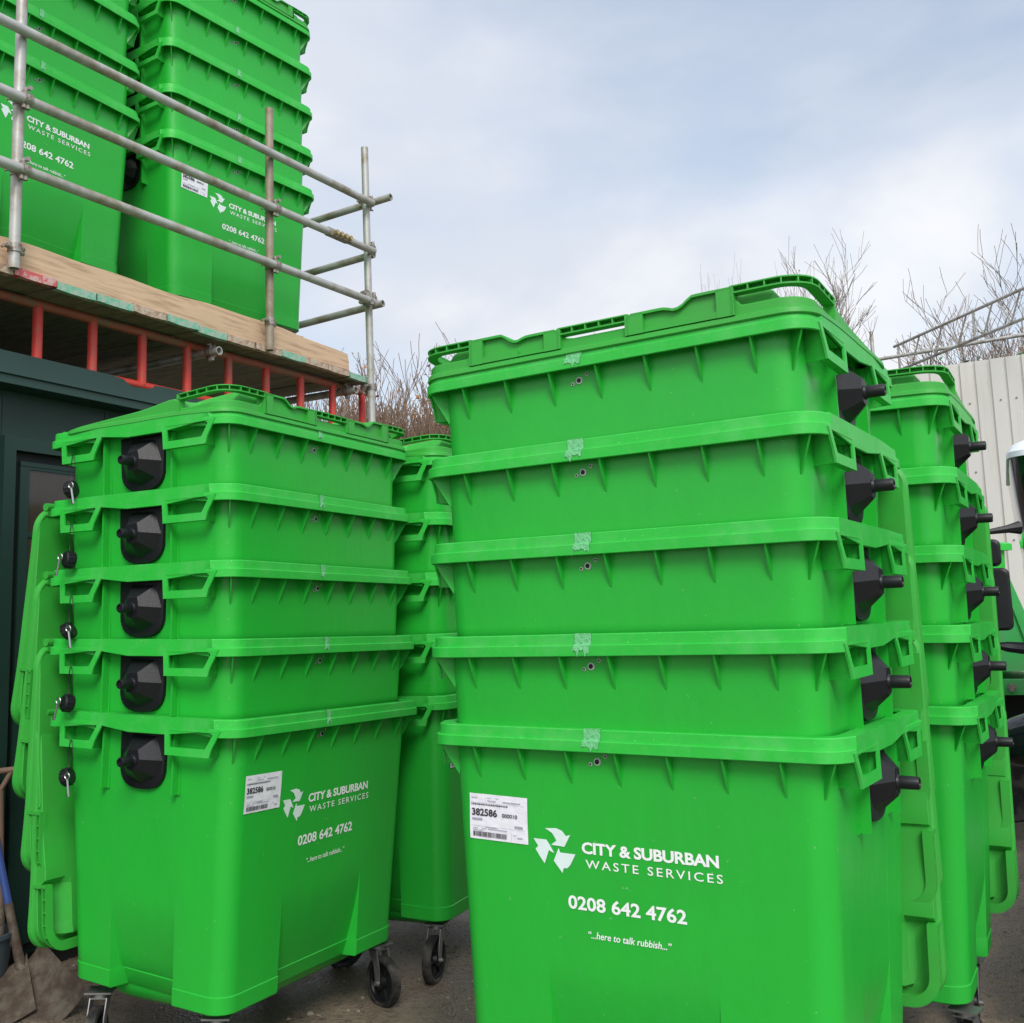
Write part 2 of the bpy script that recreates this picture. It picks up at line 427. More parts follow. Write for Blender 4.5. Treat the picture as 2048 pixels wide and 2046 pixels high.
# ------------------------------------------------------------------ trees
def branch(b, p, d, r, ln, lvl, rnd, up=0.25, spread=0.5, leaves=None, nsub=(3, 5), minr=0.004, shrink=0.62):
    pts = [p]; rad = [r]; q = Vector(p); dd = Vector(d).normalized()
    n = 4 if lvl > 1 else 3
    for i in range(n):
        dd = (dd + Vector((rnd.uniform(-1, 1), rnd.uniform(-1, 1), rnd.uniform(-0.6, 1))) * 0.13 + Vector((0, 0, up * 0.25))).normalized()
        q = q + dd * (ln / n); pts.append(q.copy()); rad.append(max(minr, r * (1 - 0.62 * (i + 1) / n)))
    b.path(pts, rad, n=6 if lvl > 2 else (4 if lvl > 1 else 3))
    if lvl <= 0:
        if leaves is not None and rnd.random() < leaves[1]:
            for _ in range(2):
                a = pts[rnd.randint(1, n)]; s = rnd.uniform(0.03, 0.06)
                v = [a + Vector((rnd.uniform(-s, s), rnd.uniform(-s, s), rnd.uniform(-s, s))) for _ in range(3)]
                leaves[0].add(v, [(0, 1, 2)])
        return
    for k in range(rnd.randint(*nsub)):
        t = rnd.uniform(0.3, 1.0) if k else 1.0
        i = min(n - 1, int(t * n)); f = t * n - i
        a = pts[i].lerp(pts[i + 1], f)
        ax = Vector((rnd.uniform(-1, 1), rnd.uniform(-1, 1), rnd.uniform(-0.2, 0.5))).normalized()
        nd = (dd + ax * spread * rnd.uniform(0.6, 1.3) + Vector((0, 0, up))).normalized()
        branch(b, a, nd, max(minr, rad[i] * shrink * rnd.uniform(0.8, 1.1)), ln * rnd.uniform(0.55, 0.85), lvl - 1, rnd, up, spread, leaves, nsub, minr, shrink)

def tree(x, y, h, label, seed, lvl=4, up=0.3, spread=0.5, leaf=0.0, lean=(0, 0), minr=0.006, group=None, mt=None, nsub=(3, 5), r=0.12, stems=1, wide=1.0):
    rnd = random.Random(seed)
    o = thing("bare_tree", label, "tree", Matrix.Translation((x, y, 0)), group)
    tr = MB(); cr = MB(); lf = MB()
    top = 0
    for s in range(stems):
        base = Vector((rnd.uniform(-.2, .2), rnd.uniform(-.2, .2), 0)) * (stems > 1)
        tp = base + Vector((lean[0] + rnd.uniform(-.3, .3) * (stems > 1), lean[1], h * 0.38))
        tr.path([base, base.lerp(tp, 0.5) + Vector((0.05, 0.03, 0)), tp], [r, r * 0.85, r * 0.7], n=8)
        for k in range(4 if stems == 1 else 3):
            d = Vector((rnd.uniform(-1, 1) * spread, rnd.uniform(-1, 1) * spread, 1))
            branch(cr, tp, d, r * 0.55, h * 0.27, lvl, rnd, up, spread, (lf, leaf) if leaf else None, nsub, minr)
    k = h / max(v[2] for v in cr.v)
    for q in (tr, cr, lf): q.v = [(x_ * wide, y_ * wide, z_ * k) for x_, y_, z_ in q.v]
    link("trunk", tr.mesh("trunk", M_bark), o)
    link("crown", cr.mesh("crown", mt or M_bark, 0), o)
    if leaf and lf.v: link("leaves", lf.mesh("leaves", M_leaf, 0), o)
    return o
G1 = "bare trees beyond the yard, left of the big stack"
tree(-2.55, 15.0, 5.5, "thin bare tree partly hidden by the scaffold's corner pole", 11, 4, 0.28, 0.7, 0.05, group=G1, mt=M_twig, r=0.06, stems=2, minr=0.0045)
tree(-1.72, 14.2, 5.55, "tallest brown bare tree in the gap between the two front stacks", 12, 5, 0.34, 0.6, 0.05, group=G1, mt=M_twig, r=0.06, stems=3, minr=0.0042, nsub=(2, 4))
tree(-1.0, 14.6, 5.5, "bushy bare tree with russet leaves just left of the big stack", 13, 5, 0.3, 0.65, 0.10, group=G1, mt=M_twig, r=0.06, stems=3, minr=0.0042, nsub=(2, 4))
tree(-0.1, 15.5, 6.1, "bare tree mostly hidden behind the big right-hand stack's left edge", 14, 4, 0.3, 0.6, 0.08, group=G1, mt=M_twig, r=0.06, stems=2, minr=0.0045)
tree(-2.1, 16.2, 5.6, "bare tree behind the tallest one in the gap between the front stacks", 15, 4, 0.34, 0.6, 0.05, group=G1, mt=M_twig, r=0.06, stems=3, minr=0.005)
tree(-1.35, 16.6, 5.9, "farther bare tree filling the gap left of the big stack", 16, 4, 0.34, 0.6, 0.12, group=G1, mt=M_twig, r=0.06, stems=3, minr=0.005)
G2 = "bare trees above the stacks and the cladding wall"
tree(5.05, 18.0, 8.35, "slender bare tree rising above the big stack's lid", 21, 5, 0.16, 0.85, 0.02, group=G2, r=0.09, minr=0.0052, nsub=(3, 4), wide=0.66)
tree(3.9, 18.5, 8.3, "small bare tree above the middle of the big stack's lid", 27, 4, 0.2, 0.8, 0, group=G2, r=0.05, minr=0.0052, nsub=(3, 3), wide=0.35)
tree(9.2, 21.0, 8.75, "bare tree behind the lattice beam, over the cladding wall", 22, 5, 0.15, 0.85, 0.03, group=G2, r=0.1, minr=0.006, nsub=(2, 4), wide=0.8)
tree(10.9, 21.5, 8.2, "dense twiggy bare tree at the far right behind the lattice beam", 23, 5, 0.16, 0.85, 0.06, group=G2, mt=M_twig, r=0.1, minr=0.0075, stems=2, nsub=(3, 4), wide=0.9)
def ivy(x, y, z0, z1, label, seed, n, sx):
    rnd = random.Random(seed); b = MB()
    for _ in range(n):
        c = Vector((rnd.gauss(0, sx), rnd.uniform(-.25, .25), rnd.uniform(z0, z1) - abs(rnd.gauss(0, .1))))
        s = rnd.uniform(0.035, 0.075); a = Vector((rnd.uniform(-1, 1), rnd.uniform(-1, 1), rnd.uniform(-1, 1))).normalized(); q = a.orthogonal() * s; e = a.cross(q)
        b.add([c - q, c + e * .6, c + q, c - e * .6], [(0, 1, 2, 3)])
    st = MB(); st.path([(0, 0, 0), (0.05, 0, z0 * .5), (0, 0, z1 - .2)], [0.04, 0.03, 0.015])
    o = thing("ivy_plant", label, "plant", Matrix.Translation((x, y, 0)), "green shrubs showing over the cladding wall")
    link("leaves", b.mesh("ivy_leaves", M_ivy, 0), o); link("stem", st.mesh("ivy_stem", M_bark), o)
ivy(6.0, 17.5, 4.9, 5.65, "green climber behind the top lid of the stack behind at right", 3, 420, .5)
ivy(8.3, 16.4, 5.1, 5.65, "green climber peeping over the cladding wall's top edge at right", 4, 300, .5)

# ------------------------------------------------------------------ far right: scaffold lattice beam, hand-rail tube
def lattice():
    A0 = Vector((6.74, 18.0, 6.23)); A1 = Vector((7.47, 14.78, 6.23)) 
    dv = (A1 - A0).normalized()
    o = thing("lattice_beam", "pale scaffold lattice beam slanting up at the right edge over the cladding wall", "scaffold beam", Matrix.Translation(A0))
    t = MB(); t.tube((0, 0, 0), dv * 7, 0.026, n=8); link("top_chord", t.mesh("top_chord", M_galv), o)
    t = MB(); t.tube(dv * -0.2 + Vector((0.06, 0, -0.42)), dv * 7 + Vector((0, 0, -0.42)), 0.026, n=8); link("bottom_chord", t.mesh("bottom_chord", M_galv), o)
    for k in range(8):
        a = dv * (0.25 + k * 0.62)
        t = MB(); t.tube(a, a + Vector((0, 0, -0.42)) + dv * (0.25), 0.014, n=6); t.tube(a + dv * 0.5, a + Vector((0, 0, -0.42)) + dv * 0.25, 0.014, n=6)
        link("brace", t.mesh("brace", M_galv), o)
    for k in (0.12, 2.15, 4.6):
        t = MB(); t.tube(dv * k, dv * k + Vector((0, 0, -0.42)), 0.02, n=6)
        link("upright", t.mesh("upright", M_galv), o)
lattice()
def tube_thing(p0, p1, r, label, name="scaffold_tube", group=None, hollow=0.006, mt=None):
    p0, p1 = Vector(p0), Vector(p1)
    b = MB(); b.tube((0, 0, 0), p1 - p0, r, n=16, hollow=hollow)
    return thing(name, label, "scaffold tube", Matrix.Translation(p0), group, b.mesh(name, mt or M_galv))
tube_thing((6.30, 18.0, 5.99), (8.9, 16.1, 6.0), 0.03, "dark horizontal scaffold tube crossing behind the pale lattice beam", group="far scaffold tubes at right")
tube_thing((6.38, 18.06, 0), (6.38, 18.06, 6.53), 0.032, "upright scaffold pole at the left end of the far lattice beam", group="far scaffold tubes at right")

# ------------------------------------------------------------------ scaffold deck
def pw(u, v, z): return PM @ Vector((u, v, z))
rnd = random.Random(3)
def boards():
    bands = [M_bandp, M_bandp, M_bandg, M_bandt, M_bandr, M_bandg, M_bandg, M_bandt, M_bandg, M_bandg, M_bandt, M_bandt, M_bandg, M_bandt, M_bandt, M_bandg]
    words = ["pale", "pale", "green", "rusty", "red and white", "bright green", "green", "rusty tan", "mint green", "green", "tan", "brown", "faded green", "rust brown", "tan", "pale green"]
    place = ["at the left edge of the picture, outermost", "left of the front scaffold pole", "below the front scaffold pole", "just right of the front scaffold pole", "right of the front pole", "second right of the front pole",
             "under the gap between the deck's two stacks", "left of the right deck stack's near corner", "below the right deck stack's near corner", "below the right deck stack's paper label", "below the right deck stack's lettering", "left of the second scaffold pole", "at the foot of the second scaffold pole",
             "just right of the second scaffold pole", "third from the deck's far end", "second from the deck's far end"]
    x = -0.918; wd = 0.2485; i = 0
    while x < 2.95 and i < 16:
        dv = rnd.uniform(-0.012, 0.012); dz = rnd.uniform(-0.006, 0.006)
        o = thing("scaffold_board", "scaffold board with %s end band, %s" % (words[i], place[i]), "scaffold board", PM @ Matrix.Translation((x + wd / 2, dv, 3.531 + dz)) @ Matrix.Rotation(rnd.uniform(-0.004, 0.004), 4, 'Z'), "scaffold boards of the deck")
        b = MB(); b.box(-wd / 2 + 0.002, wd / 2 - 0.002, 0.004, 3.3, -0.019, 0.019)
        link("plank", b.mesh("plank", M_board, 0), o)
        e = MB()
        ring = []
        sag = rnd.uniform(0, 0.007)
        for k in range(9):
            xx = -wd / 2 + 0.002 + (wd - 0.004) * k / 8; z = -sag * math.sin(math.pi * k / 8)
            ring.append([(xx, -0.002, z - 0.0215), (xx, -0.002, z + 0.0215), (xx, 0.045, 0.0215), (xx, 0.045, -0.0215)])
        e.loft(ring, cap0=True, cap1=True)
        link("end_band", e.mesh("end_band", bands[i], 0), o)
        x += wd + 0.002; i += 1
boards()
def toe():
    b = MB(); n = 70; rings = []
    for i in range(n + 1):
        u = -1.3 + (2.868 + 1.3) * i / n
        top = 3.700 + 0.008 * min(u, 1.5) + 0.007 * math.sin(u * 4.1) + 0.004 * math.sin(u * 9.7)
        if u > 2.5: top -= (u - 2.5) * 0.05
        bot = 3.556 + 0.010 * max(0, u - 1.6) + 0.004 * math.sin(u * 7)
        wv = 0.006 * math.sin(u * 3.1)
        sh = 0.012 if i == n else 0
        rings.append([(u, 0.035 + wv, bot), (u - sh * .3, 0.033 + wv, (top + bot) / 2), (u - sh, 0.037 + wv, top - 0.004), (u - sh, 0.041 + wv, top), (u - sh, 0.076 + wv, top), (u - sh, 0.080 + wv, top - 0.004), (u, 0.080 + wv, bot)])
    b.loft(rings, cap0=True, cap1=True)
    thing("toe_board", "long sawn timber toe board standing on the front edge of the scaffold deck", "toe board", PM, None, b.mesh("toe_board", M_wood))
toe()
def ladder_beam():
    o = thing("ladder_beam", "red painted scaffold ladder beam lying along the cabin roof edge under the boards", "scaffold beam", PM @ Matrix.Translation((0, 0.262, 0)) @ Matrix.Rotation(-0.028, 4, 'Z'))
    b = MB(); b.tube((-1.8, 0, 3.482), (3.25, 0, 3.482), 0.0265, n=16); link("top_chord", b.mesh("top_chord", M_redchord), o)
    b = MB(); b.tube((-1.8, 0, 3.162), (3.3, 0, 3.162), 0.0235, n=16); link("bottom_chord", b.mesh("bottom_chord", M_red), o)
    for k in range(-6, 9):
        u = 0.413 + 0.3490 * k
        b = MB(); b.tube((u, 0, 3.165), (u, 0, 3.48), 0.0268, n=18)
        link("rung", b.mesh("rung", M_red), o)
ladder_beam()
TR = 0.0275
def ptube(a, c, label, group, mt=None):
    return tube_thing(pw(*a), pw(*c), TR, label, group=group, mt=mt)
RAILS = "long guard rails along the deck front"
ptube((-1.8, -0.082, 4.695), (3.02, -0.082, 4.874), "uppermost long guard rail along the front of the scaffold deck", RAILS)
ptube((-1.8, -0.082, 4.339), (3.03, -0.082, 4.500), "middle long guard rail along the deck front, with a brass sleeve joint", RAILS)
ptube((-1.8, -0.082, 3.982), (3.01, -0.082, 4.103), "lowest long guard rail along the front of the scaffold deck", RAILS)
POLES = "upright scaffold poles along the deck front"
ptube((0.059, -0.026, 3.530), (0.055, -0.026, 6.0), "pale scaffold pole nearest the left edge, standing before the left deck stack", POLES)
ptube((1.937, -0.026, 3.513), (1.933, -0.026, 5.176), "brown weathered scaffold pole in front of the right deck stack", POLES, M_brown)
ptube((3.127, -0.026, 0.0), (3.007, -0.026, 5.326), "tall grey corner scaffold pole at the deck's far end, against the sky", POLES)
TRV = "short guard rails across the deck end"
ptube((3.075, -0.215, 4.915), (3.05, 1.9, 4.80), "top cross rail at the deck end, its open tube end sticking out", TRV)
ptube((3.085, -0.045, 4.50), (3.05, 1.9, 4.385), "middle cross rail at the far end of the scaffold deck", TRV)
ptube((3.095, -0.115, 4.108), (3.05, 1.9, 3.99), "lowest cross rail at the far end of the scaffold deck", TRV)
TRS = "bearer tubes under the scaffold boards"
ptube((1.545, 0.035, 3.436), (1.62, 3.2, 3.440), "bearer tube end poking out under the boards above the left front stack", TRS)
ptube((2.950, 0.035, 3.438), (3.03, 3.2, 3.440), "bearer tube end poking out near the corner scaffold pole", TRS)

def coupler(c, axa, axb, label, kind="double", mt=None):
    o = thing("scaffold_coupler", label, "scaffold coupler", Matrix.Translation(pw(*c)) @ Matrix.Rotation(PW, 4, 'Z'), "scaffold couplers")
    axa, axb = Vector(axa).normalized(), Vector(axb).normalized()
    sep = axa.cross(axb).normalized()
    if sep.y > 0: sep = -sep
    def band(ax, off):
        b = MB(); p = sep * off
        b.tube(p - ax * 0.022, p + ax * 0.022, 0.0335, n=16)
        sd = ax.cross(sep).normalized()
        b.tube(p + sd * 0.03 - ax * 0.016, p + sd * 0.052 - ax * 0.016, 0.012, n=8); b.tube(p + sd * 0.03 + ax * 0.004, p + sd * 0.052 + ax * 0.004, 0.014, n=8)
        b.tube(p - sd * 0.03, p - sd * 0.06, 0.011, n=8); b.tube(p - sd * 0.05 + sep * 0.035, p - sd * 0.05 - sep * 0.03, 0.007, n=6); b.tube(p - sd * 0.05 + sep * 0.02, p - sd * 0.05 + sep * 0.036, 0.013, n=6)
        return b
    link("clamp_band", band(axa, 0.0).mesh("clamp_band", mt or M_coup), o)
    if kind == "double": link("clamp_band", band(axb, -0.052 if True else 0).mesh("clamp_band", mt or M_coup), o)
X, Z, Y = (1, 0, 0.035), (0, 0, 1), (0, 1, -0.05)
def cp(c, a, b_, label, kind="double"): coupler(c, a, b_, label, kind)
cp((0.058, -0.082, 4.405), X, Z, "rusty double coupler where the middle rail crosses the left pale pole")
cp((0.058, -0.082, 4.030), X, Z, "rusty double coupler where the lowest rail crosses the left pale pole")
cp((0.058, -0.026, 3.635), Z, X, "silver clamp on the left pale pole at the toe board's top edge", "single")
cp((1.935, -0.082, 4.464), X, Z, "rusty double coupler where the middle rail crosses the brown pole")
cp((1.935, -0.082, 4.076), X, Z, "double coupler with a bent bolt where the lowest rail crosses the brown pole")
cp((1.937, -0.026, 3.705), Z, X, "silver clamp on the brown pole at the toe board's top edge", "single")
cp((3.018, -0.026, 4.905), Z, Y, "coupler cluster at the corner pole beside the top cross rail's open end")
cp((3.028, -0.026, 4.545), Z, Y, "coupler cluster at the corner pole beside the middle cross rail")
cp((2.965, -0.055, 4.100), X, Y, "coupler joining the lowest rail and lowest cross rail near the corner pole")
cp((3.035, -0.026, 4.150), Z, Y, "rounded coupler on the corner pole at the lowest cross rail's end")
cp((3.050, -0.026, 3.470), Z, X, "small rusty coupler tying the red ladder beam to the corner pole")
cp((1.549, 0.115, 3.436), Y, Z, "hanging coupler on the bearer tube end above the left front stack", "single")
cp((2.954, 0.125, 3.438), Y, Z, "hanging coupler on the bearer tube end near the corner pole", "single")
def sleeve():
    c = pw(2.585, -0.082, 4.485)
    o = thing("sleeve_coupler", "brassy sleeve coupler with four bolts joining the middle guard rail", "scaffold coupler", Matrix.Translation(c) @ Matrix.Rotation(PW, 4, 'Z') @ Matrix.Rotation(-0.032, 4, 'Y'))
    b = MB(); b.tube((-0.11, 0, 0), (0.11, 0, 0), 0.033, n=14); b.box(-0.11, 0.11, -0.045, -0.028, -0.035, 0.012)
    link("sleeve", b.mesh("sleeve", M_coup), o)
    for k in range(4):
        b = MB(); b.tube((-0.08 + k * 0.052, -0.046, -0.012), (-0.08 + k * 0.052, -0.075, -0.012), 0.018, n=6)
        link("nut", b.mesh("nut", M_brass, 0), o)
sleeve()

# ------------------------------------------------------------------ the bins
def hw(z): return 0.615 + (z - 1.21) * 0.040
def yf(z): return (1.2104 - z) * 0.034
def yb(z): return 0.890 - (1.21 - z) * 0.085
CX0, CY0, CY1 = 0.27, 0.275, 0.60            # edges of the corner columns
RIMZ0, RIMZ1, RIMX = 1.3096, 1.376, 0.677

def body_outline(z, d, inset=0.0):
    h, f, bk, r = hw(z) - inset, yf(z) + inset, yb(z) - inset, 0.078
    p = []
    def arc(cx, cy, a0):
        for i in range(10):
            a = R(a0 + 90 * i / 9); p.append((cx + r * math.cos(a), cy + r * math.sin(a), z))
    arc(-h + r, f + r, 180)
    p.extend([(-CX0, f, z), (-CX0 + d * .12, f + d, z)] + [(-CX0 + 2 * CX0 * k / 4, f + d, z) for k in (1, 2, 3)] + [(CX0 - d * .12, f + d, z), (CX0, f, z)])
    arc(h - r, f + r, 270)
    ym = (CY0 + CY1) / 2
    e = d * 1.25
    p.extend([(h, CY0, z), (h - e, CY0 + d * .25, z), (h - e, ym, z), (h - e, CY1 - d * .25, z), (h, CY1, z)])
    arc(h - r, bk - r, 0)
    p.extend([(CX0, bk, z), (CX0 - d * .12, bk - d, z)] + [(CX0 - 2 * CX0 * k / 4, bk - d, z) for k in (1, 2, 3)] + [(-CX0 + d * .12, bk - d, z), (-CX0, bk, z)])
    arc(-h + r, bk - r, 90)
    p.extend([(-h, CY1, z), (-h + e, CY1 - d * .25, z), (-h + e, ym, z), (-h + e, CY0 + d * .25, z), (-h, CY0, z)])
    return p

def mesh_body(nested=False):
    b = MB()
    def rec(z):
        if z > 0.66: return 0.0003
        t = (0.66 - z) / 0.37
        return 0.0003 + 0.002 * min(1, t * 3) + 0.066 * t ** 1.6
    zs = [1.365, 1.3, 1.2, 1.1, 0.95, 0.8, 0.70, 0.66, 0.63, 0.59, 0.55, 0.5, 0.45, 0.40, 0.364]
    nin = (lambda z: 0.022 if z < 1.03 else 0.0) if nested else (lambda z: 0.0)      # a nested bin's hidden lower half
    if nested: zs = sorted(zs + [1.075, 1.02], reverse=True)
    rings = [body_outline(z, rec(z), nin(z)) for z in zs]
    rings += [body_outline(0.361, rec(0.361), nin(0) - 0.0035), body_outline(0.302, rec(0.302), nin(0) - 0.0035), body_outline(0.296, rec(0.302), nin(0) + 0.003), body_outline(0.30, rec(0.302) + 0.012, nin(0) + 0.012)]
    for rg in rings[-5:]:
        for i, (x, y, z) in enumerate(rg): rg[i] = (x, y, z + 0.032 * max(0, min(1, (y - 0.15) / 0.6)))
    b.loft(rings, cap1=True)
    # belly below the feet
    def bel(z, i): return [(x, y, z) for x, y in rrect(-hw(.3) + i * 1.15, hw(.3) - i * 1.15, yf(.3) + i, yb(.3) - i, 0.09, 6)]
    b.loft([bel(0.34, 0.072), bel(0.30, 0.078), bel(0.27, 0.09), bel(0.245, 0.12), bel(0.236, 0.17)], cap1=True)
    zt = 1.2095
    def fin(p_tip, p_lip, p_in, t):
        """thin web from the wall up to the lip"""
        n = Vector((p_lip[1] - p_in[1], p_in[0] - p_lip[0], 0)).normalized() * t
        q = [Vector(p_tip), Vector((p_lip[0], p_lip[1], RIMZ0 + 0.004)), Vector((p_lip[0] + (p_in[0] - p_lip[0]) * 0.4, p_lip[1] + (p_in[1] - p_lip[1]) * 0.4, 1.352)), Vector((p_in[0], p_in[1], 1.352))]
        b.loft([[v - n for v in q], [v + n for v in q]], cap0=True, cap1=True)
    for i in range(-3, 4):
        x = 0.165 * i
        fin((x, 0.0, zt), (x, -0.043, 0), (x, 0.004, 0), 0.003)
        fin((x, 0.890, zt), (x, 0.922, 0), (x, 0.886, 0), 0.003)
    for sx in (-1, 1):
        fin((sx * 0.594, 0.0225, zt), (sx * 0.640, -0.022, 0), (sx * 0.590, 0.030, 0), 0.003)
        for y in (0.640, 0.270):
            x0, x1 = sorted((sx * 0.600, sx * 0.647))
            b.box(x0, x1, y - 0.0045, y + 0.0045, 1.083, 1.33)
            x0, x1 = sorted((sx * 0.600, sx * 0.616))
            b.box(x0, x1, y - 0.013, y + 0.013, 1.079, 1.33)
    return b.mesh("bin_body", M_body, 30)

def mesh_rim():
    b = MB()
    xs = (0.2, 0.4, 0.6, 0.8); ys = tuple((y - 0.041) / 0.840 for y in (0.046, 0.056, 0.284, 0.288, 0.45, 0.628, 0.638, 0.8445, 0.8485))
    def ring(o, z, ins=0.0, flat=False):
        # o: 0 wall .. 1 outer face; the step between the two bands fades out along the sides
        X = hw(1.35) + (RIMX - hw(1.35)) * o; y0 = -0.0491 * o - 0.004 * (1 - o) + ins; y1 = 0.894 + (0.932 - 0.894) * o - ins
        r = 0.078 + 0.012 * o
        out = []
        for x, y in rrect(-X + ins, X - ins, y0, y1, r, 10, xs, ys, 0.035 + 0.043 * (1 - o)):
            if flat and 0.045 < y < 0.83: x = math.copysign(X, x)
            cut = z < 1.32 and (0.052 < y < 0.286 or 0.634 < y < 0.846)
            out.append((x, y, z + 0.020 if cut else z))
        return out
    b.loft([ring(0.03, 1.370), ring(0.10, RIMZ1), ring(1, RIMZ1, 0.0105, True), ring(1, 1.373, 0.0088, True), ring(1, 1.3445, 0.0078, True), ring(1, 1.3432, 0.0014, True), ring(1.0, 1.341), ring(1.0, RIMZ0 + .002), ring(1, RIMZ0, 0.002), ring(1, RIMZ0, 0.007), ring(1, 1.36, 0.010), ring(0.0, 1.362)])
    return b.mesh("bin_rim", M_rim, 24)

def mesh_handle(ya, yc, sx):
    """ya: back (straight) end, yc: front (slanting) end"""
    b = MB()
    zb, ztop = 1.2365, RIMZ0 + 0.024
    def X(z): return RIMX + 0.001 + (ztop - z) * 0.05
    out = [(ya + 0.012, ztop), (ya, zb), (yc, zb), (yc - 0.008, zb + 0.03), (yc - 0.045, ztop)]
    inn = [(ya - 0.012, ztop - 0.006), (ya - 0.021, zb + 0.030), (yc + 0.022, zb + 0.030), (yc + 0.012, zb + 0.044), (yc - 0.014, ztop - 0.006)]
    th = 0.007
    def P(yz, o): return (sx * (X(yz[1]) - o), yz[0], yz[1])
    b.loft([[P(p, 0) for p in out], [P(p, 0) for p in inn], [P(p, th) for p in inn], [P(p, th) for p in out], [P(p, 0) for p in out]])
    # end plates back to the wall and a lip under the bar
    def plate(pts, yin, t, low):
        q = [(sx * (X(z) - 0.002), y, z) for y, z in pts] + [(sx * 0.606, yin, ztop), (sx * 0.606, yin, low)]
        b.loft([[(x, y, z) for x, y, z in q], [(x, y + t, z) for x, y, z in q]], cap0=True, cap1=True)
    plate([(yc + 0.001, zb + 0.0005), (yc - 0.007, zb + 0.03), (yc - 0.043, ztop - 0.0005)], yc + 0.012, 0.005, zb - 0.003)
    plate([(ya - 0.006, zb + 0.0005), (ya + 0.006, ztop - 0.0005)], ya - 0.004, 0.005, zb - 0.003)
    x0, x1 = sorted((sx * 0.655, sx * (X(zb) - th)))
    b.box(x0, x1, yc + 0.006, ya - 0.006, zb, zb + 0.005)
    # shallow ridge above the hand hole
    x0, x1 = sorted((sx * 0.612, sx * 0.664))
    ym = (ya + yc) / 2
    b.prism([(ya - 0.02, 1.314), (ya - 0.02, 1.334), (yc + 0.01, 1.334), (yc + 0.01, 1.311), (ym, 1.322)], 'x', x0, x1)
    return b.mesh("bin_handle", M_rim, 30)

def mesh_plate(sx):
    b = MB()
    cy, w_ = 0.446, 0.119
    out = [(cy + w_, 1.318), (cy + w_ * 1.0, 1.25), (cy + w_ * 0.98, 1.20)]
    for i in range(1, 14):
        a = math.pi * i / 14
        ca = math.cos(a); out.append((cy + w_ * 0.98 * math.copysign(abs(ca) ** 0.72, ca), 1.185 - 0.095 * math.sin(a) ** 0.85))
    out += [(cy - w_ * 0.98, 1.20), (cy - w_, 1.25), (cy - w_, 1.318)]
    hub = (0.4364, 1.2055)
    c = (0.448, 1.212)
    def sc(k): return [(c[0] + (y - c[0]) * k, c[1] + (z - c[1]) * k) for y, z in out]
    def ring(pp, x): return [(sx * x, y, z) for y, z in pp]
    b.loft([ring(out, 0.596), ring(out, 0.624), ring(sc(0.985), 0.628), ring(sc(0.93), 0.630)], cap1=True)
    # faceted boss that carries the pin: hexagon on the plate, upright ridge at the top
    h0 = [(0.500, 1.300), (0.372, 1.296), (0.336, 1.205), (0.372, 1.140), (0.448, 1.112), (0.530, 1.140), (0.552, 1.205)]
    h1 = [(0.462, 1.243), (0.408, 1.248), (0.400, 1.212), (0.408, 1.174), (0.436, 1.166), (0.462, 1.174), (0.468, 1.212)]
    b.loft([ring(h0, 0.6285), ring(h1, 0.690)], cap1=True)
    return b.mesh("trunnion_plate", M_black, 18)
def mesh_pin(sx):
    b = MB()
    c = (0.4364, 1.2055); n = 20
    def ring(x, r): return [(sx * x, c[0] + r * math.cos(2 * math.pi * i / n), c[1] + r * math.sin(2 * math.pi * i / n)) for i in range(n)]
    b.loft([ring(0.68, 0.0245), ring(0.694, 0.0225), ring(0.697, 0.0198), ring(0.747, 0.0192), ring(0.7515, 0.0165), ring(0.752, 0.013), ring(0.746, 0.011)], cap1=True)
    return b.mesh("trunnion_pin", M_black, 40)

